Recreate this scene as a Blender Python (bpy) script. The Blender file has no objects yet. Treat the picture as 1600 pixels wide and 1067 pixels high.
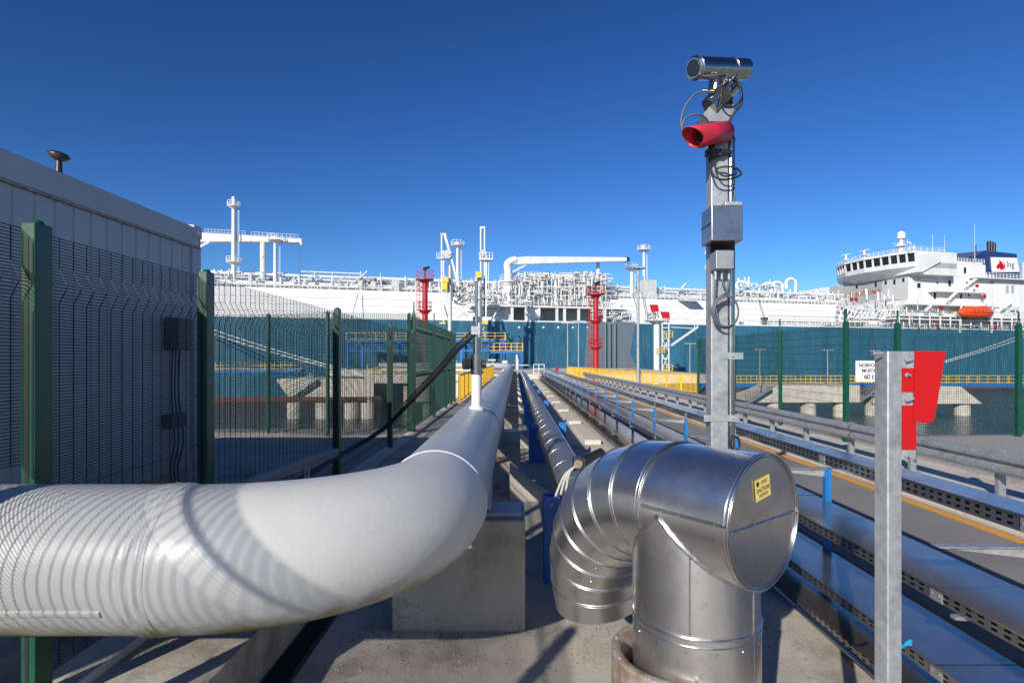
import bpy, math, random
from mathutils import Vector, Matrix
R = math.radians
random.seed(7)
EYE = 1.95                      # camera height over the road; below, heights are written relative to the eye
scn = bpy.context.scene
C = scn.collection

# ------------------------------------------------------------------ camera, sky, sun, exposure
cam = bpy.data.cameras.new('camera'); camo = bpy.data.objects.new('camera', cam); C.objects.link(camo)
cam.sensor_width = 36; cam.lens = 20; cam.shift_x = -6/1600; cam.shift_y = 27.5/1600
cam.clip_start = 0.05; cam.clip_end = 9000
camo.location = (0, 0, EYE); camo.rotation_euler = (R(90), 0, 0)
scn.camera = camo
SUN_EL, SUN_AZ = 24.0, 27.0     # light travels 27 deg to the right of straight ahead
w = bpy.data.worlds.new('World'); scn.world = w; w.use_nodes = True
nt = w.node_tree; nt.nodes.clear()
sky = nt.nodes.new('ShaderNodeTexSky'); sky.sky_type = 'NISHITA'; sky.sun_disc = False
sky.sun_elevation = R(SUN_EL); sky.sun_rotation = R(180 + SUN_AZ)
sky.air_density = 0.95; sky.dust_density = 0.15; sky.ozone_density = 4.0; sky.altitude = 0
hs = nt.nodes.new('ShaderNodeHueSaturation'); hs.inputs['Saturation'].default_value = 1.10; hs.inputs['Value'].default_value = .80
gm = nt.nodes.new('ShaderNodeGamma'); gm.inputs[1].default_value = 1.4
tn = nt.nodes.new('ShaderNodeVectorMath'); tn.operation = 'MULTIPLY'; tn.inputs[1].default_value = (.72, .85, 1)
bg = nt.nodes.new('ShaderNodeBackground'); bg.inputs[1].default_value = 0.071
wo = nt.nodes.new('ShaderNodeOutputWorld')
nt.links.new(sky.outputs[0], hs.inputs['Color']); nt.links.new(hs.outputs[0], gm.inputs[0]); nt.links.new(gm.outputs[0], tn.inputs[0]); nt.links.new(tn.outputs[0], bg.inputs[0]); nt.links.new(bg.outputs[0], wo.inputs[0])
sl = bpy.data.lights.new('sun', 'SUN'); sl.energy = 5.0; sl.angle = R(0.5); sl.color = (1, .94, .84)
so = bpy.data.objects.new('sun', sl); C.objects.link(so); so.location = (-20, -30, 30)
Ld = Vector((math.sin(R(SUN_AZ))*math.cos(R(SUN_EL)), math.cos(R(SUN_AZ))*math.cos(R(SUN_EL)), -math.sin(R(SUN_EL))))
so.rotation_euler = Ld.to_track_quat('-Z', 'Y').to_euler()
scn.view_settings.view_transform = 'Standard'; scn.view_settings.look = 'None'
scn.view_settings.exposure = 0.15; scn.view_settings.gamma = 1
scn.render.engine = 'CYCLES'

# ------------------------------------------------------------------ materials
def mat(name, col, rough=.6, metal=0., col2=None, scale=4., detail=6., mixlo=.35, mixhi=.65, bump=0., bscale=None,
        rvar=0., stretch=None, spec=None, third=None):
    m = bpy.data.materials.new(name); m.use_nodes = True
    n = m.node_tree.nodes; l = m.node_tree.links
    b = n['Principled BSDF']
    b.inputs['Base Color'].default_value = (*col, 1); b.inputs['Roughness'].default_value = rough
    b.inputs['Metallic'].default_value = metal
    if spec is not None: b.inputs['Specular IOR Level'].default_value = spec
    tc = n.new('ShaderNodeTexCoord'); mp = n.new('ShaderNodeMapping')
    l.new(tc.outputs['Object'], mp.inputs[0])
    if stretch: mp.inputs['Scale'].default_value = stretch
    out = None
    if col2 is not None:
        t = n.new('ShaderNodeTexNoise'); t.inputs['Scale'].default_value = scale; t.inputs['Detail'].default_value = detail
        t.inputs['Roughness'].default_value = .62
        l.new(mp.outputs[0], t.inputs['Vector'])
        r = n.new('ShaderNodeMapRange'); r.inputs[1].default_value = mixlo; r.inputs[2].default_value = mixhi
        l.new(t.outputs[0], r.inputs[0])
        mx = n.new('ShaderNodeMix'); mx.data_type = 'RGBA'
        mx.inputs[6].default_value = (*col, 1); mx.inputs[7].default_value = (*col2, 1)
        l.new(r.outputs[0], mx.inputs[0]); out = mx.outputs[2]
        if third:      # (colour, scale, lo, hi) blotches of a third colour
            t3 = n.new('ShaderNodeTexNoise'); t3.inputs['Scale'].default_value = third[1]; t3.inputs['Detail'].default_value = 8
            t3.inputs['Roughness'].default_value = .7
            l.new(mp.outputs[0], t3.inputs['Vector'])
            r3 = n.new('ShaderNodeMapRange'); r3.inputs[1].default_value = third[2]; r3.inputs[2].default_value = third[3]
            l.new(t3.outputs[0], r3.inputs[0])
            m3 = n.new('ShaderNodeMix'); m3.data_type = 'RGBA'; m3.inputs[7].default_value = (*third[0], 1)
            l.new(out, m3.inputs[6]); l.new(r3.outputs[0], m3.inputs[0]); out = m3.outputs[2]
        l.new(out, b.inputs['Base Color'])
        if rvar:
            rr = n.new('ShaderNodeMapRange'); rr.inputs[3].default_value = max(0, rough-rvar); rr.inputs[4].default_value = rough+rvar
            l.new(t.outputs[0], rr.inputs[0]); l.new(rr.outputs[0], b.inputs['Roughness'])
    if bump:
        t2 = n.new('ShaderNodeTexNoise'); t2.inputs['Scale'].default_value = bscale or scale*4; t2.inputs['Detail'].default_value = 5
        l.new(mp.outputs[0], t2.inputs['Vector'])
        bu = n.new('ShaderNodeBump'); bu.inputs['Strength'].default_value = 1.0; bu.inputs['Distance'].default_value = bump
        l.new(t2.outputs[0], bu.inputs['Height']); l.new(bu.outputs[0], b.inputs['Normal'])
    return m

M = {}
M['galv'] = mat('galvanised', (.33, .345, .36), .48, .42, (.43, .445, .46), 30, 3, .35, .65, .0006, 60, .08, third=((.18, .19, .20), 6, .5, .75))
M['galv_dull'] = mat('galvanised_dull', (.27, .285, .30), .5, .5, (.38, .395, .41), 14, 5, .3, .7, .0006, 50, .08, third=((.25, .25, .25), 3, .55, .75))
M['alu'] = mat('aluminium_cladding', (.84, .82, .80), .34, 1., (.68, .67, .66), 5, 9, .35, .7, .0045, 3.2, .12, third=((.55, .52, .49), 18, .55, .76))
_b = M['alu'].node_tree.nodes['Principled BSDF']; _b.inputs['Coat Weight'].default_value = .7; _b.inputs['Coat Roughness'].default_value = .10
M['alu_cap'] = mat('aluminium_cap', (.62, .61, .60), .30, 1., (.52, .51, .50), 7, 8, .35, .65, .0012, 9, .07)
M['bead'] = mat('cladding_bead', (.66, .66, .67), .24, 1., (.5, .5, .5), 20, 4)
M['stainless'] = mat('stainless', (.50, .49, .47), .22, 1., (.36, .35, .34), 12, 6, .3, .7, rvar=.08, bump=.0003, bscale=40)
M['lid'] = mat('tray_lid', (.54, .455, .40), .21, .90, (.40, .34, .30), 2.5, 9, .35, .65, .0014, 2.2, .12, third=((.30, .27, .24), 7, .52, .74))
M['tray'] = mat('tray_side', (.42, .42, .42), .36, .9, (.30, .30, .30), 8, 6, .3, .7, rvar=.1)
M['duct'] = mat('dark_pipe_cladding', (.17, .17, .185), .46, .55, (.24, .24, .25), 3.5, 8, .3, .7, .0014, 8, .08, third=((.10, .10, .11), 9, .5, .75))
M['pipe_grey'] = mat('pipe_grey_paint', (.40, .43, .47), .36, 0, (.33, .355, .39), 1.6, 8, .3, .7, .0010, 30, .06, stretch=(1, .35, 1), third=((.25, .25, .25), 5, .6, .8))
M['weld'] = mat('weld_band', (.62, .63, .64), .5, 0, (.5, .5, .5), 30, 4, bump=.0008, bscale=60)
M['blue'] = mat('blue_paint', (.012, .16, .48), .38, 0, (.02, .12, .36), 6, 5, .4, .7, .0004, 40)
M['green'] = mat('green_paint', (.006, .075, .042), .38, 0, (.005, .055, .033), 8, 5, .4, .7, .0004, 40)
M['green_wire'] = mat('green_wire', (.006, .045, .032), .45)
M['dark_wire'] = mat('dark_wire', (.008, .012, .012), .5)
M['yellow'] = mat('yellow_paint', (.85, .52, .01), .45, 0, (.75, .42, .01), 6, 5, .4, .7)
M['orange'] = mat('orange_line', (.80, .34, .02), .7, 0, (.55, .26, .05), 20, 8, .4, .75)
M['red'] = mat('red_paint', (.46, .008, .016), .4, 0, (.36, .012, .018), 3, 7, .35, .7, stretch=(1, 1, .3))
M['red_sign'] = mat('red_sheeting', (.45, .006, .009), .55, 0, (.41, .006, .010), 3, 3, spec=.25)
M['red_cover'] = mat('red_plastic', (.50, .02, .05), .45, 0, (.42, .02, .04), 9, 5, bump=.0005)
M['steelblack'] = mat('black_casting', (.03, .03, .032), .4, .3, (.05, .05, .05), 10, 4)
M['rubber'] = mat('black_rubber', (.012, .012, .013), .5)
M['cable'] = mat('grey_cable', (.10, .11, .12), .45)
M['cable_light'] = mat('pale_cable', (.55, .52, .45), .5)
M['cyan'] = mat('blue_cable', (.02, .42, .72), .4)
M['sticker'] = mat('yellow_sticker', (.80, .62, .18), .45)
M['ink'] = mat('black_ink', (.02, .02, .02), .5)
M['signwhite'] = mat('white_sign', (.80, .80, .80), .4, 0, (.74, .74, .74), 4, 3)
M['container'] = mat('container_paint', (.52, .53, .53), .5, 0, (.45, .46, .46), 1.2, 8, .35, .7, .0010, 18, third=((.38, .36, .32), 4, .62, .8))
M['white'] = mat('white_paint', (.74, .74, .73), .45, 0, (.64, .63, .60), 3, 7, .4, .75)
M['swhite'] = mat('ship_white', (.74, .74, .73), .45, 0, (.63, .625, .61), .5, 9, .42, .70, stretch=(1, 1, .25), third=((.46, .38, .29), 1.6, .62, .8))
M['sgrey'] = mat('ship_grey', (.46, .48, .49), .5, 0, (.60, .60, .58), 1.0, 6)
M['swin'] = mat('ship_window', (.015, .02, .025), .08)
M['funnel'] = mat('funnel_blue', (.012, .035, .12), .4, 0, (.02, .045, .14), .6, 5)
M['boat'] = mat('lifeboat_orange', (.75, .09, .02), .4, 0, (.62, .08, .02), 1.5, 5)
M['boot'] = mat('boot_topping', (.22, .055, .04), .7, 0, (.12, .05, .045), .5, 8, .35, .65, stretch=(1, 1, 3))
M['hullgrey'] = mat('hull_grey', (.145, .18, .215), .5, 0, (.12, .155, .19), .6, 8, .35, .7, stretch=(1, 1, .12))
M['rock'] = mat('rock', (.30, .29, .27), .85, 0, (.18, .175, .16), 1.6, 9, .35, .65, .02, 5)
M['rust'] = mat('rusty_metal', (.30, .20, .14), .6, .4, (.42, .40, .38), 14, 8, .4, .65, .001, 40)
M['mag'] = mat('flame_magenta', (.65, .02, .16), .4)

def hull_blue():
    m = mat('hull_blue', (.030, .150, .250), .42, 0, (.020, .100, .170), .30, 9, .38, .62, bump=.06, bscale=.5, stretch=(1, 1, .12), third=((.10, .18, .22), 1.9, .50, .70))
    return m
M['hull'] = hull_blue()

def concrete(name, c1, c2, stain, seam=None):
    m = mat(name, c1, .85, 0, c2, 1.1, 10, .34, .64, .0028, 26, third=(stain, .85, .50, .66))
    n = m.node_tree.nodes; l = m.node_tree.links; b = n['Principled BSDF']
    src = b.inputs['Base Color'].links[0].from_socket
    tc = n.new('ShaderNodeTexCoord')
    g = n.new('ShaderNodeTexNoise'); g.inputs['Scale'].default_value = 95; g.inputs['Detail'].default_value = 3
    l.new(tc.outputs['Object'], g.inputs['Vector'])
    mr = n.new('ShaderNodeMapRange'); mr.inputs[1].default_value = .3; mr.inputs[2].default_value = .7
    mr.inputs[3].default_value = .78; mr.inputs[4].default_value = 1.12
    l.new(g.outputs[0], mr.inputs[0])
    v = n.new('ShaderNodeTexVoronoi'); v.feature = 'DISTANCE_TO_EDGE'; v.inputs['Scale'].default_value = .55
    dn = n.new('ShaderNodeTexNoise'); dn.inputs['Scale'].default_value = 3; dn.inputs['Detail'].default_value = 6
    l.new(tc.outputs['Object'], dn.inputs['Vector'])
    ad = n.new('ShaderNodeVectorMath'); ad.operation = 'ADD'
    l.new(tc.outputs['Object'], ad.inputs[0]); l.new(dn.outputs['Color'], ad.inputs[1]); l.new(ad.outputs[0], v.inputs['Vector'])
    cr = n.new('ShaderNodeMapRange'); cr.inputs[1].default_value = 0; cr.inputs[2].default_value = .006
    cr.inputs[3].default_value = .6; cr.inputs[4].default_value = 1
    l.new(v.outputs[0], cr.inputs[0])
    ml = n.new('ShaderNodeMath'); ml.operation = 'MULTIPLY'; l.new(mr.outputs[0], ml.inputs[0]); l.new(cr.outputs[0], ml.inputs[1])
    mx = n.new('ShaderNodeVectorMath'); mx.operation = 'SCALE'
    l.new(src, mx.inputs[0]); l.new(ml.outputs[0], mx.inputs['Scale']); l.new(mx.outputs[0], b.inputs['Base Color'])
    return m
M['concrete'] = concrete('concrete', (.58, .52, .44), (.45, .40, .335), (.27, .225, .18))
M['concrete_pale'] = concrete('concrete_pale', (.68, .62, .53), (.58, .53, .455), (.42, .375, .32))
M['concrete_block'] = concrete('concrete_block', (.54, .47, .385), (.36, .31, .25), (.16, .13, .10))
M['asphalt'] = mat('asphalt', (.19, .18, .163), .9, 0, (.25, .235, .21), 1.2, 9, .35, .7, .004, 120, third=((.30, .285, .25), 70, .55, .7))
M['gravel'] = mat('gravel', (.26, .25, .23), .9, 0, (.42, .40, .37), 28, 4, .4, .6, .02, 30)
M['black_gravel'] = mat('black_gravel', (.03, .03, .03), .9, 0, (.10, .095, .09), 60, 5, .5, .75, .01, 60)

def pipe_wrap():
    # off-white wrapped coating: fine circumferential wrinkles, green-yellow algae growing on the underside
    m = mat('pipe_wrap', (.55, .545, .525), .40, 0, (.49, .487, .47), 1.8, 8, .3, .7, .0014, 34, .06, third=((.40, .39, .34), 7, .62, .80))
    n = m.node_tree.nodes; l = m.node_tree.links; b = n['Principled BSDF']
    src = b.inputs['Base Color'].links[0].from_socket
    tc = n.new('ShaderNodeTexCoord'); sp = n.new('ShaderNodeSeparateXYZ'); l.new(tc.outputs['Object'], sp.inputs[0])
    no = n.new('ShaderNodeTexNoise'); no.inputs['Scale'].default_value = 7; no.inputs['Detail'].default_value = 9; no.inputs['Roughness'].default_value = .7
    mp = n.new('ShaderNodeMapping'); mp.inputs['Scale'].default_value = (1, 1, .35)
    l.new(tc.outputs['Object'], mp.inputs[0]); l.new(mp.outputs[0], no.inputs['Vector'])
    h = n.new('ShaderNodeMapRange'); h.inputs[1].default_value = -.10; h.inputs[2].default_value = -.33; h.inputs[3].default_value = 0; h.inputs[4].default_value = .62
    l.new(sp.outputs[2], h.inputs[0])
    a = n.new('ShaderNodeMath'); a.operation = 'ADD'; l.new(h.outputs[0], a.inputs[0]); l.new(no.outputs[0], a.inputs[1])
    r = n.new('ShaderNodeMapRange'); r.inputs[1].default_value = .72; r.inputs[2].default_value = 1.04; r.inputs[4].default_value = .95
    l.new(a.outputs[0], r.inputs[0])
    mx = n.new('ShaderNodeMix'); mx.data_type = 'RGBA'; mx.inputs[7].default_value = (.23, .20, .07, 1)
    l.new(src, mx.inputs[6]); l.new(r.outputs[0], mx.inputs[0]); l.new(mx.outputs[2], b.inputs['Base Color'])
    return m
M['wrap'] = pipe_wrap()

def water_mat():
    m = bpy.data.materials.new('sea_water'); m.use_nodes = True
    n = m.node_tree.nodes; l = m.node_tree.links; b = n['Principled BSDF']
    b.inputs['Base Color'].default_value = (.006, .034, .040, 1); b.inputs['Roughness'].default_value = .12
    tc = n.new('ShaderNodeTexCoord')
    t = n.new('ShaderNodeTexNoise'); t.inputs['Scale'].default_value = 1.3; t.inputs['Detail'].default_value = 6
    l.new(tc.outputs['Object'], t.inputs['Vector'])
    bu = n.new('ShaderNodeBump'); bu.inputs['Distance'].default_value = .5; bu.inputs['Strength'].default_value = 1
    l.new(t.outputs[0], bu.inputs['Height']); l.new(bu.outputs[0], b.inputs['Normal'])
    return m
M['water'] = water_mat()

# ------------------------------------------------------------------ mesh builder
def V(*a): return Vector(a)
def frame(d):
    d = Vector(d).normalized()
    up = Vector((0, 0, 1)) if abs(d.z) < .95 else Vector((0, 1, 0))
    a = d.cross(up).normalized(); b = a.cross(d).normalized()
    return d, a, b

class MB:
    def __init__(s): s.v = []; s.f = []; s.s = []
    def add(s, vs, fs, smooth=False):
        o = len(s.v); s.v += [tuple(p) for p in vs]
        s.f += [tuple(i+o for i in f) for f in fs]; s.s += [smooth]*len(fs); return s
    def box(s, x0, x1, y0, y1, z0, z1):
        vs = [(x, y, z) for z in (z0, z1) for y in (y0, y1) for x in (x0, x1)]
        return s.add(vs, [(0, 2, 3, 1), (4, 5, 7, 6), (0, 1, 5, 4), (2, 6, 7, 3), (0, 4, 6, 2), (1, 3, 7, 5)])
    def bar(s, p, q, w, h=None, roll=0):       # rectangular bar from p to q
        h = h or w; p = Vector(p); q = Vector(q); d, a, b = frame(q-p)
        if roll:
            m = Matrix.Rotation(roll, 3, d); a = m @ a; b = m @ b
        vs = [e + a*i*w/2 + b*j*h/2 for e in (p, q) for (i, j) in ((-1, -1), (1, -1), (1, 1), (-1, 1))]
        return s.add(vs, [(0, 3, 2, 1), (4, 5, 6, 7), (0, 1, 5, 4), (1, 2, 6, 5), (2, 3, 7, 6), (3, 0, 4, 7)])
    def tube(s, p, q, r, n=10, r2=None, cap=True, smooth=True):
        r2 = r if r2 is None else r2; p = Vector(p); q = Vector(q); d, a, b = frame(q-p)
        vs = []
        for e, rr in ((p, r), (q, r2)):
            for i in range(n):
                t = 2*math.pi*i/n; vs.append(e + (a*math.cos(t) + b*math.sin(t))*rr)
        fs = [(i, (i+1) % n, n+(i+1) % n, n+i) for i in range(n)]
        s.add(vs, fs, smooth and n > 4)
        if cap: s.add(vs, [tuple(range(n-1, -1, -1)), tuple(range(n, 2*n))])
        return s
    def path(s, pts, r, n=6, closed=False, rfun=None, cap=True):
        pts = [Vector(p) for p in pts]; N = len(pts); prev = None; vs = []
        for i in range(N):
            if closed: t = pts[(i+1) % N]-pts[i-1]
            else: t = pts[min(i+1, N-1)]-pts[max(i-1, 0)]
            t.normalize()
            if prev is None: _, a, b = frame(t)
            else:
                a = prev - t*prev.dot(t); a.normalize(); b = t.cross(a)
            prev = a; rr = rfun(i/(N-1)) if rfun else r
            b = t.cross(a)
            for k in range(n):
                th = 2*math.pi*k/n; vs.append(pts[i] + (a*math.cos(th)+b*math.sin(th))*rr)
        fs = []
        for i in range(N if closed else N-1):
            j = (i+1) % N
            for k in range(n): fs.append((i*n+k, i*n+(k+1) % n, j*n+(k+1) % n, j*n+k))
        s.add(vs, fs, True)
        if not closed and cap: s.add(vs, [tuple(range(n-1, -1, -1)), tuple(range((N-1)*n, N*n))])
        return s
    def rings(s, rings, smooth=True, cap=False, closed=False):
        n = len(rings[0]); vs = [p for r in rings for p in r]; fs = []
        N = len(rings)
        for i in range(N if closed else N-1):
            j = (i+1) % N
            for k in range(n): fs.append((i*n+k, i*n+(k+1) % n, j*n+(k+1) % n, j*n+k))
        s.add(vs, fs, smooth)
        if cap: s.add(vs, [tuple(range(n-1, -1, -1)), tuple(range((N-1)*n, N*n))])
        return s
    def sphere(s, c, r, nu=12, nv=7, sz=1.):
        c = Vector(c); rg = []
        for j in range(nv+1):
            p = math.pi*j/nv; rr = max(1e-4, r*math.sin(p))
            rg.append([c + Vector((rr*math.cos(2*math.pi*i/nu), rr*math.sin(2*math.pi*i/nu), -r*sz*math.cos(p))) for i in range(nu)])
        return s.rings(rg, True)
    def prism(s, poly, ext):
        ext = Vector(ext); a = [Vector(p) for p in poly]; n = len(a)
        vs = a + [p+ext for p in a]
        return s.add(vs, [tuple(range(n-1, -1, -1)), tuple(range(n, 2*n))] + [(i, (i+1) % n, n+(i+1) % n, n+i) for i in range(n)])
    def disc(s, c, nrm, r, n=24):
        d, a, b = frame(nrm); c = Vector(c)
        return s.add([c+(a*math.cos(2*math.pi*i/n)+b*math.sin(2*math.pi*i/n))*r for i in range(n)], [tuple(range(n))])

def tag(o, label=None, cat=None, group=None, kind=None):
    if label: o['label'] = label
    if cat: o['category'] = cat
    if group: o['group'] = group
    if kind: o['kind'] = kind
    return o
ORG = {}
def thing(name, label, cat, loc=(0, 0, 0), group=None, rotz=0, local=False):
    o = bpy.data.objects.new(name, None); C.objects.link(o); o.empty_display_size = .2
    o.location = loc; o.rotation_euler = (0, 0, rotz); tag(o, label, cat, group)
    ORG[o] = Vector((0, 0, 0)) if local else Vector(loc)
    return o
def obj(name, mb, m, parent=None, kind=None, label=None, bevel=0, off=None, base=None):
    o0 = Vector(off) if off is not None else (ORG.get(parent, Vector((0, 0, 0))) if parent is not None else Vector((0, 0, 0)))
    if parent is None and base is not None: o0 = Vector(base)
    me = bpy.data.meshes.new(name)
    me.from_pydata([(x-o0.x, y-o0.y, z-o0.z) for (x, y, z) in mb.v], [], mb.f)
    me.polygons.foreach_set('use_smooth', mb.s)
    me.materials.append(M[m] if isinstance(m, str) else m); me.update()
    ob = bpy.data.objects.new(name, me); C.objects.link(ob)
    if parent is not None:
        ob.parent = parent; ORG[ob] = o0 if parent in ORG else Vector((0, 0, 0))
    else:
        ob.location = o0; ORG[ob] = o0
    if kind: ob['kind'] = kind
    if label: ob['label'] = label
    if bevel:
        b = ob.modifiers.new('bevel', 'BEVEL'); b.width = bevel; b.segments = 2; b.limit_method = 'ANGLE'; b.angle_limit = R(35)
    return ob
def struct(name, mb, m, bevel=0): return obj(name, mb, m, None, 'structure', bevel=bevel)
def inst(src, name, loc, parent=None):      # one more object sharing a mesh
    o = bpy.data.objects.new(name, src.data); C.objects.link(o); o.location = loc
    if parent is not None: o.parent = parent
    return o
def dup(root, delta, label=None):
    r = root.copy(); C.objects.link(r); r.location = Vector(root.location)+Vector(delta)
    if label: r['label'] = label
    for ch in list(root.children):
        c = ch.copy(); C.objects.link(c); c.parent = r
        for g in list(ch.children):
            d = g.copy(); C.objects.link(d); d.parent = c
    return r
def text(name, body, size, origin, xd, yd, m, parent, off=None, align='CENTER', bold=0.0, spacing=1.0):
    cu = bpy.data.curves.new('txt', 'FONT'); cu.body = body; cu.size = size; cu.align_x = align; cu.align_y = 'CENTER'
    cu.offset = bold; cu.space_character = spacing; cu.resolution_u = 3
    to = bpy.data.objects.new('txt', cu); C.objects.link(to)
    bpy.context.view_layer.update()
    me = bpy.data.meshes.new_from_object(to.evaluated_get(bpy.context.evaluated_depsgraph_get()))
    xd = Vector(xd).normalized(); yd = Vector(yd).normalized(); o = Vector(origin)
    o0 = Vector(off) if off is not None else ORG.get(parent, Vector((0, 0, 0)))
    for v in me.vertices: v.co = o + xd*v.co.x + yd*v.co.y - o0
    me.materials.clear(); me.materials.append(M[m])
    bpy.data.objects.remove(to)
    ob = bpy.data.objects.new(name, me); C.objects.link(ob); ob.parent = parent; return ob
F = 888.9
def P(u, v, y): return Vector(((u-806)/F*y, y, (561-v)/F*y))      # a point at distance y, from where it shows in the photo

ORDW = ['first', 'second', 'third', 'fourth', 'fifth', 'sixth', 'seventh', 'eighth', 'ninth', 'tenth', 'eleventh', 'twelfth', 'thirteenth', 'fourteenth', 'fifteenth', 'sixteenth', 'seventeenth', 'eighteenth', 'nineteenth', 'twentieth', 'twenty-first', 'twenty-second', 'twenty-third', 'twenty-fourth', 'twenty-fifth', 'twenty-sixth', 'twenty-seventh', 'twenty-eighth']
def nth(i): return ORDW[i]
# ------------------------------------------------------------------ the ground, the trench, the road, the sea
FLOOR, ROAD, WALK, SEA = -2.30, -1.95, -1.89, -7.6
END = 64
struct('sea', MB().add([(-4000, -4000, SEA), (4000, -4000, SEA), (4000, 4000, SEA), (-4000, 4000, SEA)], [(0, 1, 2, 3)]), 'water')
b = MB(); ys = [-20, -9, -4.5, 0, 3.2, 6.4, 9.6, 12.8, 15.5]
for i in range(len(ys)-1):
    b.box(-60, -1.8, ys[i]+.006, ys[i+1]-.006, -9, WALK)
struct('left_ground', b, 'concrete', .004)
b = MB(); y = 15.5
while y < END-1:
    b.box(-2.9, -1.8, y+.008, y+2.5-.008, -2.9, WALK); y += 2.5
struct('walkway', b, 'concrete', .004)
b = MB(); b.box(-300, 300, -400, -20.01, -3, ROAD-.1); struct('yard_ground', b, 'gravel')
b = MB(); b.box(-1.79, 3.24, -20, END, -3.0, FLOOR); struct('trench_floor', b, 'concrete')
b = MB(); b.box(3.25, 5.52, -20, END, -3.0, ROAD); struct('road', b, 'asphalt')
b = MB(); b.prism([(5.53, -20, -3), (60, -20, -3), (60, 14.6, -3), (8.8, 14.6, -3), (8.8, 22, -3), (10.2, 31, -3), (5.9, END, -3), (5.53, END, -3)], (0, 0, 3+ROAD+.004)); struct('pavement', b, 'concrete_pale')
b = MB()
b.box(8.0, 60, -20, 14.55, ROAD, ROAD+.02); b.box(7.86, 8.0, -20, 14.5, ROAD, ROAD+.05)
struct('gravel_verge', b, 'gravel')
b = MB(); b.box(5.34, 5.47, -20, END, ROAD, ROAD+.004); struct('road_marking', b, 'orange')
b = MB(); b.box(5.53, 5.70, -20, END, ROAD+.004, ROAD+.09); struct('kerb', b, 'concrete_pale', .01)
b = MB(); b.box(-2.72, -2.48, -3, 24, WALK, WALK+.06); struct('fence_footing', b, 'concrete_pale', .008)
# drain grating beside the walkway wall
t = thing('drain_grating', 'long dark steel grating over the drain beside the walkway wall', 'grating', (-1.7, 0, FLOOR))
b = MB(); b.box(-1.79, -1.60, -3, 12, FLOOR, FLOOR+.01); obj('channel', b, 'black_gravel', t)
b = MB()
for i in range(300): b.box(-1.785, -1.605, .5+i*.03, .508+i*.03, FLOOR+.012, FLOOR+.035)
b.box(-1.79, -1.78, .4, 9.6, FLOOR+.012, FLOOR+.04); b.box(-1.61, -1.60, .4, 9.6, FLOOR+.012, FLOOR+.04)
obj('bar', b, 'steelblack', t, 'stuff')
b = MB(); rg_ = random.Random(9)
for k in range(900):
    x = rg_.uniform(-1.5, 2.4); y = rg_.uniform(1.8, 9) if k % 2 else rg_.uniform(4.2, 4.9); z = FLOOR; q = rg_.uniform(.003, .012); 
    vs = [V(x+rg_.uniform(-q, q)+dx*q, y+dy*q+rg_.uniform(-q, q)*.5, z+dz*q*.8) for dx, dy, dz in ((-1, -1, 0), (1, -1, 0), (1, 1, 0), (-1, 1, 0), (0, 0, 1.2))]
    b.add(vs, [(0, 1, 4), (1, 2, 4), (2, 3, 4), (3, 0, 4)])
obj('grit', b, 'rock', None, 'stuff')
# riprap slopes
def rocks(x0, x1, y0, y1, z0, z1, n, sd):
    rd = random.Random(sd); b = MB()
    for i in range(n):
        fx = rd.random(); fy = rd.random(); c = Vector((x0+(x1-x0)*fx, y0+(y1-y0)*fy, z0+(z1-z0)*fy-.1))
        s = rd.uniform(.3, .75); vs = []
        for z in (-1, 1):
            for y in (-1, 1):
                for x in (-1, 1): vs.append(c+Vector((x*rd.uniform(.5, 1), y*rd.uniform(.5, 1), z*rd.uniform(.4, .9)))*s)
        b.add(vs, [(0, 2, 3, 1), (4, 5, 7, 6), (0, 1, 5, 4), (2, 6, 7, 3), (0, 4, 6, 2), (1, 3, 7, 5)])
    return b
b = rocks(-60, -3, 15.3, 24, -2.2, -7.9, 1100, 1); b2 = rocks(9, 60, 14.8, 23, -2.3, -7.9, 900, 2); b.add(b2.v, b2.f)
obj('riprap', b, 'rock', None, 'stuff')
b = MB(); b.prism([(-60, 15.4, -2.6), (-60, 25, -8.6), (-60, 15.4, -8.6)], (69, 0, 0)); b.prism([(8.9, 14.6, -2.6), (8.9, 24, -8.6), (8.9, 14.6, -8.6)], (52, 0, 0))
struct('shore_slope', b, 'rock')
# trestle piles
pile0 = None; k = 0
for y in range(22, END, 7):
    for x in (-1.9, 2.4, 7.0):
        if pile0 is None:
            b = MB(); b.tube((x, y, -9), (x, y, -3.0), .45, 14); b.box(x-.7, x+.7, y-.7, y+.7, -3.35, -2.99+.0)
            pile0 = obj('trestle_pile', b, 'concrete', None, base=(x, y, -9)); o = pile0
        else:
            o = inst(pile0, 'trestle_pile', (x, y, -9))
        tag(o, 'round concrete pile under the trestle, '+{-1.9: 'left', 2.4: 'middle', 7.0: 'right'}[x]+' row, '+nth((y-22)//7)+' from the shore', 'pile', 'piles under the trestle')

# ------------------------------------------------------------------ the big grey pipe
PR, PX, PZ, PY0, BR = .34, -.535, -.945, 2.72, 1.02
BC = Vector((PX-BR, PY0+BR, PZ))
def ringpts(c, d, r, n=64, wob=None):
    d, a, bb = frame(d); out = []
    for i in range(n):
        t = 2*math.pi*i/n; rr = r + (wob(t) if wob else 0); out.append(Vector(c)+(a*math.cos(t)+bb*math.sin(t))*rr)
    return out
big = thing('gas_pipeline', 'thick pale grey pipe bending from the left edge and running away to the jetty', 'pipeline', (PX, PY0+BR, PZ))
b = MB(); rd = random.Random(3)
rg = [ringpts((x, PY0, PZ), (1, 0, 0), PR) for x in (-6.5, -4, -3, -2.3, -1.68)]
b.rings(rg, True); obj('wrapped_section', b, 'wrap', big)
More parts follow.
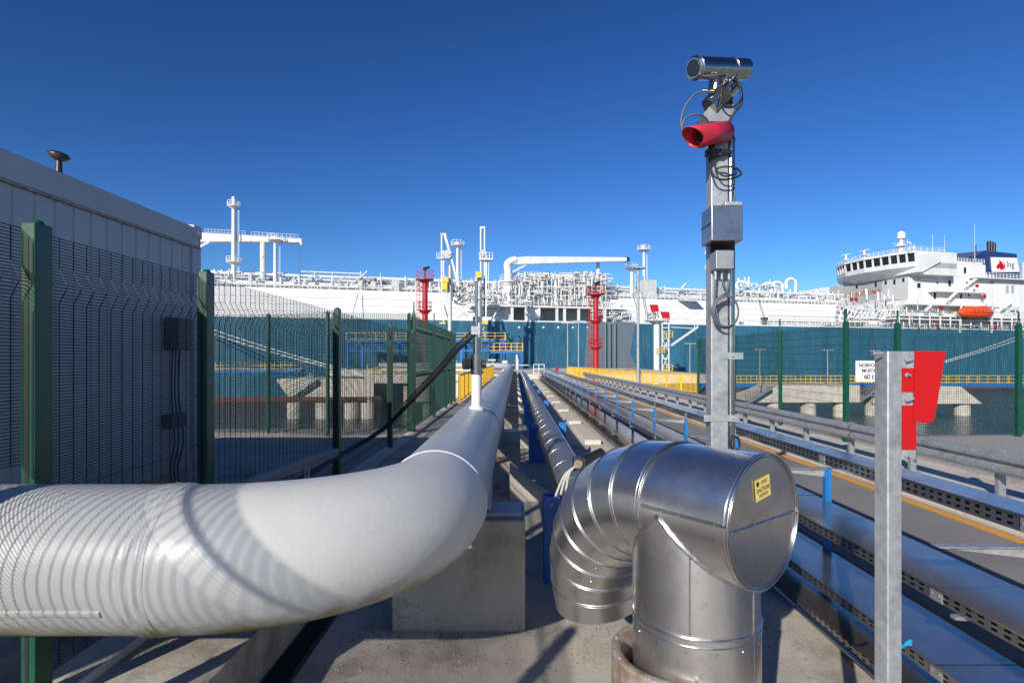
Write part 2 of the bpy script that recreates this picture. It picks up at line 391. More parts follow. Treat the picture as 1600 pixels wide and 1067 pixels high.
# wrapped tape joint: overlapping uneven turns
b = MB(); xs = [-1.70+.0075*i for i in range(19)]; rg = []
for i, x in enumerate(xs):
    ph = rd.uniform(0, 6); am = rd.uniform(.0006, .0018)
    off = .001 if i in (0, 18) else rd.choice((.001, .0075, .0035))
    rg.append(ringpts((x+rd.uniform(-.002, .002), PY0, PZ), (1, 0, 0), PR+off, 96, lambda t: am*math.sin(9*t+ph)+.0008*math.sin(31*t+ph)))
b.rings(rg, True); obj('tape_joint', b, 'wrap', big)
b = MB(); rg = []
rg.append(ringpts((-1.575, PY0, PZ), (1, 0, 0), PR))
for i in range(41):
    a = math.pi/2*i/40; c = BC + Vector((math.sin(a)*BR, -math.cos(a)*BR, 0)); rg.append(ringpts(c, (math.cos(a), math.sin(a), 0), PR))
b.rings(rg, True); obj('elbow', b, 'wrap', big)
b = MB(); b.rings([ringpts((PX, y, PZ), (0, 1, 0), PR-.002) for y in (PY0+BR, 5, 8, 14, 30, 58)], True, cap=True); obj('straight_section', b, 'pipe_grey', big)
b = MB(); b.path(ringpts((PX, PY0+BR+.01, PZ), (0, 1, 0), PR+.002, 64), .006, 6, True); obj('weld_ring', b, 'weld', big)
yw = 7.4; w0 = None
for i in range(8):
    if w0 is None:
        b = MB(); b.rings([ringpts((PX, yw, PZ), (0, 1, 0), PR+.001), ringpts((PX, yw+.004, PZ), (0, 1, 0), PR+.004), ringpts((PX, yw+.35, PZ), (0, 1, 0), PR+.004), ringpts((PX, yw+.354, PZ), (0, 1, 0), PR+.001)], True)
        w0 = obj('sleeve_band', b, 'pipe_grey', big)
    else: inst(w0, 'sleeve_band', (0, i*6.0, 0), big)
# long seam strip on the lower front of the wrapped section
b = MB(); a0, a1 = R(-27), R(-20); rg = []
for x in (-5.5, -4, -3, -2.4, -1.76):
    row = []
    for k in range(6):
        a = a0+(a1-a0)*k/5; row.append(Vector((x, PY0-math.cos(a)*(PR+(.006 if 0 < k < 5 else -.002)), PZ+math.sin(a)*(PR+.006 if 0 < k < 5 else PR-.002))))
    rg.append(row)
vs = [p for r_ in rg for p in r_]; fs = [(i*6+k, i*6+k+1, i*6+6+k+1, i*6+6+k) for i in range(4) for k in range(5)]
b.add(vs, fs, True); b.add([rg[-1][k] for k in range(6)], [(0, 1, 2, 3, 4, 5)]); obj('seam_strip', b, 'wrap', big)
# end of the pipeline climbing to the jetty
b = MB(); b.path([(PX, 57.9, PZ), (PX, 60, PZ), (PX, 61.5, PZ+.05), (PX-.5, 63, PZ+.15), (PX-3, 64.2, PZ+.2), (PX-8, 64.6, PZ+.2), (PX-15, 64.6, PZ+.2)], PR, 16); obj('end_section', b, 'pipe_grey', big)

# instrument standing on the pipe, with black hose
g = thing('pressure_gauge_stub', 'white and steel instrument stub standing upright on the big grey pipe', 'instrument', (-.485, 7.0, -.62))
gx, gy = -.485, 7.0
b = MB(); b.tube((gx, gy, -.63), (gx, gy, -.58), .10, 20, .085); b.tube((gx, gy, -.59), (gx, gy, -.18), .062, 20); obj('nozzle', b, 'white', g)
b = MB(); b.tube((gx, gy, -.18), (gx, gy, -.145), .085, 20); b.tube((gx, gy, -.145), (gx, gy, .02), .075, 20); b.tube((gx, gy, .02), (gx, gy, .05), .085, 20); obj('valve_body', b, 'stainless', g)
b = MB(); b.tube((gx-.09, gy-.02, -.06), (gx-.15, gy-.05, -.06), .07, 18); b.tube((gx+.07, gy, -.06), (gx+.12, gy, -.06), .045, 12); obj('handwheel', b, 'steelblack', g)
b = MB(); b.tube((gx, gy, .05), (gx, gy, .24), .045, 16); b.tube((gx, gy, .24), (gx, gy, .27), .055, 16); b.tube((gx, gy, .27), (gx, gy, .95), .02, 10)
b.tube((gx, gy, .45), (gx, gy, .52), .045, 12); b.tube((gx+.06, gy, .12), (gx+.06, gy, .8), .012, 8); obj('riser', b, 'stainless', g)
b = MB(); b.tube((gx, gy, .95), (gx, gy, 1.0), .035, 12); obj('cap', b, 'galv', g)
b = MB(); b.box(gx-.06, gx+.05, gy-.05, gy+.05, .30, .40); obj('head', b, 'galv', g)
b = MB()
hp = [P(742, 522, 7.0), P(715, 546, 7.1), P(690, 576, 7.3), P(660, 608, 7.6), P(632, 637, 7.9), P(606, 664, 8.0), P(575, 686, 7.9), P(540, 706, 7.5), P(505, 727, 6.9), P(470, 748, 6.4), P(440, 762, 6.0)]
def smoothpts(pts, k=6):
    out = []; n = len(pts); pts = [Vector(p) for p in pts]
    for i in range(n-1):
        p0 = pts[max(i-1, 0)]; p1 = pts[i]; p2 = pts[i+1]; p3 = pts[min(i+2, n-1)]
        for j in range(k):
            t = j/k; out.append(.5*((2*p1)+(-p0+p2)*t+(2*p0-5*p1+4*p2-p3)*t*t+(-p0+3*p1-3*p2+p3)*t**3))
    out.append(pts[-1]); return out
b.path(smoothpts(hp), .03, 10); b.path([p+Vector((-.02, .02, .05)) for p in smoothpts(hp[:5])], .012, 6)
tag(obj('hose', b, 'rubber', None, base=hp[0]), 'thick black hose hanging from the instrument stub down past the green fence posts', 'hose')

# ------------------------------------------------------------------ concrete plinths under the big pipe
pl = None
for i in range(11):
    y = 4.8+5.5*i
    if pl is None:
        pl = thing('pipe_plinth', 'stained concrete plinth nearest the camera under the grey pipe elbow', 'plinth', (PX, y, FLOOR), 'concrete plinths under the big pipe')
        b = MB(); b.box(-1.05, .08, y, y+.62, FLOOR-.01, -1.36); obj('block', b, 'concrete_block', pl, bevel=.02)
        b = MB(); b.box(-.98, .05, y+.1, y+.5, -1.358, -1.325); obj('bearing_plate', b, 'galv_dull', pl)
        b = MB(); b.prism([(PX+.32, y+.16, -1.325), (PX+.32, y+.16, -1.08), (PX+.22, y+.16, -1.22), (PX+.1, y+.16, -1.3)], (0, .3, 0)); obj('saddle', b, 'galv_dull', pl); b = MB(); b.prism([(PX-.32, y+.16, -1.325), (PX-.1, y+.16, -1.3), (PX-.22, y+.16, -1.22), (PX-.32, y+.16, -1.08)], (0, .3, 0)); obj('saddle', b, 'galv_dull', pl)
    else: dup(pl, (0, 5.5*i, 0), nth(i)+' concrete plinth from the camera under the straight grey pipe')
# sloping pale wedges made up for the sunlit floor patches between the pipes
kk = None
for i in range(9):
    y = 9.2+5.5*i
    if kk is None:
        b = MB(); b.prism([(-.1, y, FLOOR), (.55, y, FLOOR), (.55, y, FLOOR+.1), (.35, y, -2.1), (-.1, y, -1.72)], (0, .35, 0))
        kk = obj('sunlit_floor_wedge', b, 'concrete_pale', None, base=(.2, y, FLOOR), bevel=.01); o = kk
    else: o = inst(kk, 'sunlit_floor_wedge', (.2, y, FLOOR))
    tag(o, nth(i)+' sloping concrete buttress from the camera, standing in for sunlit floor between the pipes', 'wedge', 'wedges standing in for sunlit floor')

# ------------------------------------------------------------------ the dark clad pipe and its blue brackets
QX, QZ, QR = .705, -1.575, .235
dark = thing('clad_pipe', 'narrower dark grey clad pipe held between blue brackets', 'pipeline', (QX, 6, QZ))
s0 = None; y = 4.4; i = 0
while y < 62:
    L = 1.05
    if s0 is None:
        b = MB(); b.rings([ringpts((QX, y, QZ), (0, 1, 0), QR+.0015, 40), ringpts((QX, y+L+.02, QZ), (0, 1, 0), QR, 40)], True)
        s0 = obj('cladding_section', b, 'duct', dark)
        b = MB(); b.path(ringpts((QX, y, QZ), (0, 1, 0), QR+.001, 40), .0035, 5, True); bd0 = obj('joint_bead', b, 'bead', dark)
        b = MB(); a = R(52); b.bar((QX+math.cos(a)*(QR+.002), y, QZ+math.sin(a)*(QR+.002)), (QX+math.cos(a)*(QR+.002), y+L, QZ+math.sin(a)*(QR+.002)), .012, .006); sm0 = obj('seam', b, 'bead', dark)
    else:
        inst(s0, 'cladding_section', (0, i*L, 0), dark); inst(bd0, 'joint_bead', (0, i*L, 0), dark); inst(sm0, 'seam', (0, i*L, 0), dark)
    y += L; i += 1
br = None
for i in range(9):
    y = 5.86+6.8*i
    if br is None:
        br = thing('pipe_bracket', 'blue steel bracket nearest the silver elbow beside the dark pipe', 'bracket', (QX, y, FLOOR), 'blue brackets holding the dark pipe')
        for sx in (-1, 1):
            x = QX+sx*.335
            b = MB(); b.box(x-.08, x+.08, y, y+.012, FLOOR+.015, -1.42); b.box(x-sx*.074-.006, x-sx*.074+.006, y+.0122, y+.1678, FLOOR+.015, -1.42); b.box(x-.08, x+.08, y+.168, y+.18, FLOOR+.015, -1.42)
            obj('upright', b, 'blue', br)
            b = MB(); b.tube((x, y-.012, -1.5), (x, y, -1.5), .016, 6); b.tube((x-sx*.2, y+.05, -1.53), (x+sx*.05, y+.05, -1.53), .012, 8); obj('bolt', b, 'galv', br)
        b = MB(); b.box(QX-.42, QX+.42, y-.05, y+.25, FLOOR, FLOOR+.015); obj('base_plate', b, 'blue', br)
        b = MB(); b.box(QX-.25, QX+.25, y+.05, y+.14, FLOOR+.015, QZ-QR); obj('cross_beam', b, 'blue', br)
    else: dup(br, (0, 6.8*i, 0), nth(i)+' blue steel bracket from the camera along the dark pipe')

# heat tracing junction box on the dark pipe
j = thing('junction_box', 'small black junction box with pale cable ends on the dark pipe by the silver elbow', 'junction box', P(905, 722, 5.4))
c = P(905, 722, 5.4)
b = MB(); b.box(c.x-.06, c.x+.06, c.y-.08, c.y+.06, c.z-.07, c.z+.05); obj('case', b, 'steelblack', j, bevel=.008)
b = MB(); b.tube(c+V(-.02, -.10, 0), c+V(-.02, -.07, 0), .04, 14); obj('gland_ring', b, 'rust', j)
b = MB(); b.tube(c+V(.05, 0, -.02), c+V(.24, .08, .05), .08, 18); obj('conduit_head', b, 'rubber', j)
for q in ((868, 775), (876, 772), (884, 768)):
    b = MB(); e = P(q[0], q[1], 5.1); b.path(smoothpts([c+V(-.04, -.08, -.02), (c+e)/2+V(-.03, 0, .03), e], 5), .011, 7); obj('cable_end', b, 'cable_light', j)
b = MB(); b.path(smoothpts([c+V(.02, -.08, -.06), c+V(.03, -.12, -.16), c+V(0, -.1, -.26), c+V(-.08, -.06, -.2)], 5), .009, 6); obj('loose_cable', b, 'rubber', j)

# ------------------------------------------------------------------ the silver tee and segmented elbow
TR = .30; YL = 2.33
nE = Vector((math.cos(R(57)), -math.sin(R(57)), 0)); mE = Vector((math.sin(R(57)), math.cos(R(57)), 0)); nA = R(52); nH = Vector((math.cos(nA), -math.sin(nA), 0)); mH = Vector((math.sin(nA), math.cos(nA), 0))
CAP = Vector((.477*YL, 1.09*YL, -.3116*YL)); A = CAP-nH*.45; sv = (CAP.x-.3153*CAP.y)/(nH.x-.3153*nH.y); VC = CAP-nH*sv; VC.z = 0
tee = thing('clad_tee', 'large shiny silver clad pipe tee with segmented elbow in the foreground', 'pipe tee', (VC.x, VC.y, FLOOR))
b = MB(); b.rings([ringpts(A-nE*.10, nE, TR-.004, 72), ringpts(A-nE*.01, nE, TR-.002, 72), ringpts(A+nH*.02, nH, TR, 72), ringpts(A+nH*.15, nH, TR, 72), ringpts(CAP-nH*.02, nH, TR, 72), ringpts(CAP, nH, TR, 72)], True); obj('branch_jacket', b, 'alu', tee)
b = MB(); b.disc(CAP-nH*.004, nH, TR-.001, 72); obj('end_cap', b, 'alu_cap', tee)
b = MB(); b.path(ringpts(CAP, nH, TR+.002, 72), .006, 6, True); b.path(ringpts(CAP-nH*.02, nH, TR+.001, 72), .003, 6, True); b.path(ringpts(CAP, nH, TR-.012, 72), .0025, 6, True); obj('cap_bead', b, 'bead', tee)
b = MB(); b.rings([ringpts((VC.x, VC.y, z), (0, 0, 1), TR, 72) for z in (A.z, -1.0, -1.25)], True); b.rings([ringpts((VC.x, VC.y, z), (0, 0, 1), r_, 72) for z, r_ in ((-1.25, TR+.004), (-1.9, TR+.004), (FLOOR, TR+.004))], True); obj('vertical_jacket', b, 'alu', tee)
b = MB(); b.path(ringpts((VC.x, VC.y, -1.25), (0, 0, 1), TR+.004, 72), .006, 6, True); b.path(ringpts((VC.x, VC.y, -1.285), (0, 0, 1), TR+.004, 72), .004, 6, True); obj('jacket_bead', b, 'bead', tee)
# saddle flange, crimped
b = MB(); pts = []; rd = random.Random(5)
for i in range(180):
    t = 2*math.pi*i/180; pts.append(Vector((VC.x, VC.y, A.z)) + (nH*math.cos(t)+mH*math.sin(t))*(TR+.003+rd.uniform(0, .003)) + Vector((0, 0, -TR*abs(math.cos(t))+rd.uniform(-.003, .003))))
b.path(pts, .008, 6, True); obj('saddle_flange', b, 'bead', tee)
# seams and rivets
sd = -mH*(TR+.002)
b = MB(); b.bar(A+sd+V(0, 0, .03), CAP+sd+V(0, 0, .03), .010, .014); b.bar(CAP+nH*.003-mH*.29, CAP+nH*.003+mH*.29, .010, .003)
ang = math.atan2(0, 1)
vd = (-mH*.86+nH*-.18).normalized()
for (ph, z0, z1) in ((R(-22), -1.24, -.86), (R(40), FLOOR, -.80), (R(-100), FLOOR, -.95)):
    dd = Vector((math.sin(ph), -math.cos(ph), 0))*(TR+.001); b.bar(V(VC.x, VC.y, z0)+dd, V(VC.x, VC.y, z1)+dd, .006, .006)
obj('seam', b, 'bead', tee)
b = MB()
def rivet(p, d, r=.006): b.tube(Vector(p), Vector(p)+Vector(d).normalized()*.004, r, 8, r*.6)
for k in range(5): rivet(A+(CAP-A)*(k+.3)/5+sd+V(0, 0, .03)-mH*.004, -mH, .008)
for k in range(4): rivet(CAP+nH*.004+mH*(-.27+.18*k), nH, .007)
for k in range(9): 
    ph = R(-75+25*k); rivet(V(VC.x, VC.y, -1.31)+Vector((math.sin(ph), -math.cos(ph), 0))*(TR+.004), Vector((math.sin(ph), -math.cos(ph), 0)))
obj('rivet', b, 'bead', tee, 'stuff')
# the segmented elbow: gores between planes through the bend axis
psi = R(75); dE = (mE*math.cos(psi)+Vector((0, 0, -1))*math.sin(psi)).normalized(); tE = -nE
RB = .85; OC = A + dE*RB; wv = tE.cross(dE).normalized(); NS = 8; nn = 56
def gore_ring(th, rad=TR, mit=True):
    u_ = (-dE*math.cos(th)+tE*math.sin(th)); rho = 1/math.cos(math.pi/2/NS/2) if mit else 1
    return [OC + u_*((RB+rad*math.cos(2*math.pi*k/nn))*rho) + wv*(rad*math.sin(2*math.pi*k/nn)) for k in range(nn)]
beads = MB()
for i in range(NS):
    r0 = gore_ring(math.pi/2*i/NS); r1 = gore_ring(math.pi/2*(i+1)/NS)
    b = MB(); b.rings([r0, r1], True); obj('elbow_segment', b, 'alu', tee)
    rr = gore_ring(math.pi/2*i/NS, TR+.001); rr2 = [p+(q-p)*.10 for p, q in zip(rr, gore_ring(math.pi/2*(i+1)/NS, TR+.001))]
    b = MB(); b.path(rr, .0032, 6, True); b.path(rr2, .0016, 5, True); obj('segment_bead', b, 'bead', tee)
b = MB()
for i in range(NS):
    ra = gore_ring(math.pi/2*(i+.5)/NS, TR+.002); k = int(nn*.36)
    p = ra[nn-k] if (ra[nn-k].y < ra[k].y) else ra[k]
    cc = OC+(-dE*math.cos(math.pi/2*(i+.5)/NS)+tE*math.sin(math.pi/2*(i+.5)/NS))*RB
    rivet(p, p-cc, .007)
obj('elbow_rivet', b, 'bead', tee, 'stuff')
# hidden run from the elbow down to the dark pipe
E = OC + tE*RB
b = MB(); b.disc(E, dE, TR-.004, 40); sp = smoothpts([E+V(0, .06, .14), E+V(.01, .22, .08), E+V(.06, .42, .0), V(QX, 4.75, QZ), V(QX, 5.0, QZ)], 6); b.path(sp, TR, 40, rfun=lambda t: .20+(QR-.20)*min(1, t*2.5)); obj('reducer_jacket', b, 'alu', tee)
# sleeve at the base
b = MB(); b.rings([ringpts((VC.x-.065, VC.y+.01, z), (0, 0, 1), r_, 56) for z, r_ in ((FLOOR, .345), (-1.465, .345), (-1.45, .345), (-1.445, .34), (-1.45, .30), (-1.6, .29))], True); obj('base_sleeve', b, 'rust', tee)
b = MB()
for k in range(10):
    ph = R(36*k+12); b.tube((VC.x-.065+.33*math.cos(ph), VC.y+.33*math.sin(ph), -1.455), (VC.x-.065+.33*math.cos(ph), VC.y+.33*math.sin(ph), -1.438), .010, 6)
obj('sleeve_bolt', b, 'galv', tee, 'stuff')
# caution sticker on the end cap
capc = CAP+nH*.001
sx = mH; c0 = capc+mH*(-.02)+V(0, 0, .155)
tilt = R(8); X_ = (mH*math.cos(tilt)+V(0, 0, 1)*math.sin(tilt)); Y_ = (V(0, 0, 1)*math.cos(tilt)-mH*math.sin(tilt))
b = MB(); b.prism([c0-X_*.062-Y_*.048, c0+X_*.062-Y_*.048, c0+X_*.062+Y_*.048, c0-X_*.062+Y_*.048], nH*.0015)
stk = obj('caution_sticker', b, 'sticker', tee)
text('lettering', 'CAUTION!', .0235, c0+nH*.0022-Y_*.004, X_, Y_, 'ink', stk, off=ORG[tee], bold=.0007)
b = MB()
for k, (wd, yy) in enumerate(((.05, .030), (.045, .021), (.07, -.026), (.075, -.034))):
    xo = .012 if k < 2 else 0; b.prism([c0+X_*(xo-wd/2)+Y_*yy+nH*.0017, c0+X_*(xo+wd/2)+Y_*yy+nH*.0017, c0+X_*(xo+wd/2)+Y_*(yy+.0035)+nH*.0017, c0+X_*(xo-wd/2)+Y_*(yy+.0035)+nH*.0017], nH*.0004)
for sgn in (0,): b.disc(c0-X_*.042+Y_*.027+nH*.002, nH, .012, 14)
obj('small_print', b, 'ink', stk, 'stuff', off=ORG[tee])

# ------------------------------------------------------------------ cable tray rack
XP, SP = 3.1, 2.33
def plate(b, x, y0, L, z0, z1, rows=2, pitch=.085, slot=.045):      # perforated side plate, real slots
    th = .003; H = z1-z0; bands = rows+1; bh = H/(rows*1.0+bands*1.15)*1.15; sh = (H-bands*bh)/rows
    z = z0
    for r_ in range(bands):
        b.box(x-th/2, x+th/2, y0, y0+L, z, z+bh); z += bh
        if r_ < rows:
            n = int(L/pitch); 
            for k in range(n+1):
                ya = y0+k*pitch-(pitch-slot)/2; yb = ya+(pitch-slot); ya = max(ya, y0); yb = min(yb, y0+L)
                if yb > ya: b.box(x-th/2, x+th/2, ya, yb, z, z+sh)
            z += sh
def tray(name, label, x0, x1, zt, h, y_start, y_end, rows=2):
    t = thing('cable_tray', label, 'cable tray', (x0, 0, zt)); y = y_start; L = SP; i = 0
    while y < y_end:
        if i == 0:
            b = MB(); plate(b, x0, y+.004, L-.008, zt-h, zt-.004, rows); sp_ = obj('side_plate', b, 'tray', t)
            b = MB(); b.box(x0-.012, x1+.012, y+.004, y+L-.004, zt, zt+.0025); b.box(x0-.012, x0-.0095, y+.004, y+L-.004, zt-.014, zt); lid = obj('lid', b, 'lid', t)
            b = MB(); b.box(x1-.003, x1, y+.004, y+L-.004, zt-h, zt-.004); b.box(x0+.002, x1-.004, y+.004, y+L-.004, zt-h, zt-h+.002); bp = obj('back_plate', b, 'tray', t)
            b = MB(); b.box(x0-.008, x0-.002, y-.05, y+.05, zt-h+.004, zt-.018); b.tube((x0-.014, y+.03, zt-h/2), (x0-.008, y+.03, zt-h/2), .008, 6); b.tube((x0-.014, y-.03, zt-h/2), (x0-.008, y-.03, zt-h/2), .008, 6); cp = obj('coupler', b, 'galv_dull', t)
        else:
            dz = random.uniform(-.002, .002)
            for s_, nm in ((sp_, 'side_plate'), (lid, 'lid'), (bp, 'back_plate'), (cp, 'coupler')):
                o = inst(s_, nm, (0, i*L, dz), t)
                if nm == 'lid': o.rotation_euler = (0, random.uniform(-.005, .005), 0)
        y += L; i += 1
    return t
tray('a', 'topmost narrow perforated cable tray running behind the blue posts below the guardrail', XP+.02, XP+.27, -.955, .11, -1.2, END-1)
tray('b', 'wide upper cable tray with mirror lids below the blue posts', 2.56, XP-.06, -1.385, .085, -1.2, END-1)
tray('c', 'wide middle cable tray with mirror lids, second below the blue post arms', 2.56, XP-.06, -1.86, .085, -1.2, END-1)
tray('d', 'lowest cable tray close above the trench floor', 2.56, XP-.06, -2.15, .085, -1.2, END-1)
b = MB(); b.path([(2.50, -1, -2.20), (2.50, END-1, -2.20)], .022, 10)
tag(obj('conduit_pair', b, 'stainless', None, base=(2.44, 2, -2.17)), 'shiny steel conduit along the front of the lowest cable tray', 'conduit')
po = None
for i in range(26):
    y = 3.28+SP*(i-1)
    if po is None:
        po = thing('tray_support_post', 'blue tray post with cantilever arms nearest the camera, right of the marker post', 'support post', (XP, y, FLOOR), 'blue posts carrying the cable trays')
        b = MB(); b.box(XP-.045, XP-.004, y-.035, y+.035, FLOOR+.012, -1.07); b.box(XP-.06, XP-.046, y-.03, y+.03, FLOOR+.012, -1.10); obj('post', b, 'blue', po)
        b = MB(); b.box(XP-.16, XP+.12, y-.12, y+.12, FLOOR, FLOOR+.012); obj('base_plate', b, 'blue', po)
        for zz in (-1.475, -1.95, -2.24):
            b = MB(); b.prism([(XP-.06, y-.02, zz), (2.52, y-.02, zz), (2.52, y-.02, zz-.02), (XP-.06, y-.02, zz-.055)], (0, .04, 0)); obj('arm', b, 'galv_dull', po)
        b = MB(); b.box(2.42, XP+.28, y-.035, y+.035, -1.078, -1.072); b.prism([(XP-.045, y-.002, -1.08), (2.5, y-.002, -1.08), (2.5, y-.002, -1.092), (XP-.045, y-.002, -1.16)], (0, .004, 0)); obj('top_arm', b, 'galv', po)
        b = MB(); b.tube((XP-.075, y, -1.13), (XP-.06, y, -1.13), .012, 6); obj('bolt', b, 'galv', po)
    else: dup(po, (0, SP*i, 0), nth(i)+' blue post from the camera in the row carrying the cable trays')
# concrete ledge laid as pads, pale to stand for the sunlit floor strip
pd = None
for i in range(13):
    y = 6.0+2*SP*i
    if pd is None:
        b = MB(); b.box(1.86, 2.3, y, y+3.9, FLOOR-.01, FLOOR+.12); pd = obj('concrete_pad', b, 'concrete_pale', None, base=(2.2, y, FLOOR), bevel=.015); o = pd
    else: o = inst(pd, 'concrete_pad', (2.2, y, FLOOR)); 
    if i: 
        bm_ = o.modifiers.new('bevel', 'BEVEL'); bm_.width = .015
    tag(o, nth(i)+' low pale concrete pad from the camera beside the lowest tray', 'concrete pad', 'pads beside the lowest tray')
b = MB(); cc = P(1405, 1010, 2.45)
b.path(smoothpts([cc+V(-.06, 0, 0), cc, cc+V(.04, .03, -.01), cc+V(.09, .06, -.004), cc+V(.1, .08, -.03)], 5), .008, 8)
tag(obj('cable_tie', b, 'cyan', None, base=cc), 'short bright blue cable poking from the tray beside the right post', 'cable')

# ------------------------------------------------------------------ guardrail
GX = 6.8; GT = -1.28
gr = thing('guardrail', 'galvanised double wave guardrail along the right of the road', 'guardrail', (GX, 10, ROAD))
prof = [(0, .155), (.02, .15), (.055, .125), (.075, .10), (.075, .055), (.05, .03), (.01, .012), (0, 0), (.01, -.012), (.05, -.03), (.075, -.055), (.075, -.10), (.055, -.125), (.02, -.15), (0, -.155)]
zc = GT-.155; L = 4*1.79; gp0 = None; i = 0; y = -3.0
while y < END-2:
    if gp0 is None:
        b = MB(); vs = []; n = len(prof)
        for yy in (y, y+L+.05):
            vs += [(GX-.08-px, yy, zc+pz) for px, pz in prof]
        b.add(vs, [(k, k+1, n+k+1, n+k) for k in range(n-1)], False)
        gp0 = obj('beam', b, 'galv', gr); sm = gp0.modifiers.new('solid', 'SOLIDIFY'); sm.thickness = .003
    else:
        o = inst(gp0, 'beam', (0, i*L, 0), gr); sm = o.modifiers.new('solid', 'SOLIDIFY'); sm.thickness = .003
    y += L; i += 1
g0 = None
for i in range(37):
    y = -3.0+1.79*i+.30
    if g0 is None:
        b = MB(); b.box(GX-.005, GX+.0, y-.03, y+.03, ROAD, GT-.01); b.box(GX-.005, GX+.10, y-.033, y-.028, ROAD, GT-.01); b.box(GX-.005, GX+.10, y+.028, y+.033, ROAD, GT-.01)
        b.box(GX-.08, GX-.006, y-.05, y+.05, zc-.09, zc+.09); b.box(GX-.09, GX+.15, y-.09, y+.09, ROAD+.004, ROAD+.016)
        g0 = obj('post', b, 'galv_dull', gr)
        b = MB(); 
        for dy in (-.11, .11):
            for dz in (-.075, .075): b.tube((GX-.165, y+dy, zc+dz), (GX-.15, y+dy, zc+dz), .013, 6)
        gb0 = obj('bolt', b, 'galv', gr)
    else:
        inst(g0, 'post', (0, 1.79*i, 0), gr); inst(gb0, 'bolt', (0, 1.79*i, 0), gr)

# ------------------------------------------------------------------ fences
def panel(L, z0, z1, dx, dz, r, folds=(), rad_v=None):
    b = MB()
    def offx(z):
        o = 0
        for fz, fh in folds:
            d = abs(z-fz)
            if d < fh: o += .05*(1-d/fh)
        return o
    z = z0
    while z <= z1+1e-6:
        o = offx(z); b.tube((o, 0, z), (o, L, z), r, 3, cap=False, smooth=False); z += dz
    n = int(L/dx); zs = [z0, z1]
    for fz, fh in folds: zs += [fz-fh, fz, fh+fz]
    zs = sorted(zz for zz in zs if z0 <= zz <= z1)
    rv = rad_v or r
    for k in range(n+1):
        y = min(L, k*L/n); pts = [(offx(zz)-rv-r, y, zz) for zz in zs]
        for a_, c_ in zip(pts[:-1], pts[1:]): b.tube(a_, c_, rv, 3, cap=False, smooth=False)
    return b
def fence(label, pts, zbot, ztop, dx, dz, r, wire, folds=(), spike=0, pw=(.08, .12), postm='green', overhang=.0, skip=(), clip=None):
    t = thing('mesh_fence', label, 'fence', (pts[0][0], pts[0][1], zbot))
    for i, p in enumerate(pts):
        x, y = p; q = pts[min(i+1, len(pts)-1)]; pr = pts[max(i-1, 0)]
        a = math.atan2(q[1]-pr[1], q[0]-pr[0])-math.pi/2
        b = MB(); w_, d_ = pw
        b.box(-w_/2, w_/2, -d_/2, d_/2, zbot, ztop+.03); b.tube((0, 0, ztop+.03), (0, 0, ztop+.05), w_*.45, 12, w_*.3)
        o = obj('post', b, postm, t, off=(0, 0, zbot), bevel=.008); o.location = (x-pts[0][0], y-pts[0][1], 0); o.rotation_euler = (0, 0, a)
        b = MB(); b.box(-w_/2-.022, -w_/2-.004, -.028, .028, zbot+.1, ztop-.02)
        for k in range(6):
            zz = zbot+.25+(ztop-zbot-.4)*k/5; b.tube((-w_/2-.022, 0, zz), (-w_/2-.04, 0, zz), .011, 6)
        o2 = obj('clamp_strip', b, postm, t, off=(0, 0, zbot)); o2.location = o.location; o2.rotation_euler = (0, 0, a)
        if pw == (.08, .12):
            b = MB(); b.box(-.014, .006, -d_/2-.002, -d_/2, zbot+.02, ztop-.05); o6 = obj('dark_gap_strip', b, 'rubber', t, off=(0, 0, zbot)); o6.location = o.location; o6.rotation_euler = (0, 0, a)  # flat black strip painted in for the shaded gap in the post
        if spike:
            b = MB(); b.bar((0, 0, ztop+.03), (0, 0, ztop+spike), .03, .03); b.tube((0, 0, ztop+.03), (0, 0, ztop+.12), .035, 8, .02)
            o3 = obj('arm', b, postm, t, off=(0, 0, zbot)); o3.location = o.location
        if i < len(pts)-1 and i not in skip:
            L = math.hypot(q[0]-x, q[1]-y); ang = math.atan2(q[1]-y, q[0]-x)-math.pi/2
            if clip and i in clip: zb = clip[i]
            else: zb = zbot+.06
            b = panel(L, zb, ztop, dx, dz, r, folds)
            o4 = obj('wire_panel', b, wire, t, 'stuff', off=(0, 0, zbot)); o4.rotation_euler = (0, 0, ang)
            nx, ny = -math.cos(ang)*(pw[0]/2+.004), -math.sin(ang)*(pw[0]/2+.004)
            o4.location = (x-pts[0][0]+nx, y-pts[0][1]+ny, 0)
    return t
FA = [(-2.6, -4.0), (-2.6, -1.2), (-2.6, 2.12), (-2.6, 3.09), (-2.6, 4.78), (-2.6, 8.29), (-2.6, 11.8), (-2.6, 14.35)]
top = .70; fo = ((.42, .10), (-.55+.2, .0001), (-1.55, .10))
fence('dark green close mesh fence between the white container and the big pipe', FA, WALK+.06, top, .10, .0180, .0031, 'dark_wire', ((.42, .10), (-1.55, .10)), clip={2: -.56})
fence('tall green wire fence with spiked posts along the walkway beyond the hose', [(-2.6, 14.5), (-2.6, 18.1), (-2.6, 21.2), (-2.6, 23.0), (-2.6, 24.2)], WALK+.06, 1.12, .05, .1, .0045, 'green_wire', ((.8, .08), (-.4, .08)), spike=.34)
fence('tall green wire fence at the water edge behind the container', [(-2.7, 14.4), (-4.6, 13.9), (-6.3, 14.5), (-9.0, 14.6), (-11.8, 14.7), (-14.6, 14.8), (-17.4, 14.9)], WALK, 1.12, .05, .05, .006, 'green_wire', ((.8, .08), (-.4, .08)), spike=0, pw=(.06, .08))
fence('tall green wire fence with spiked posts right of the guardrail by the bridge load sign', [(7.75, 24.2), (7.75, 20.2), (7.75, 16.7), (7.75, 13.4)], ROAD+.03, .84, .05, .2, .0048, 'green_wire', ((.5, .08),), spike=.34, pw=(.07, .08))
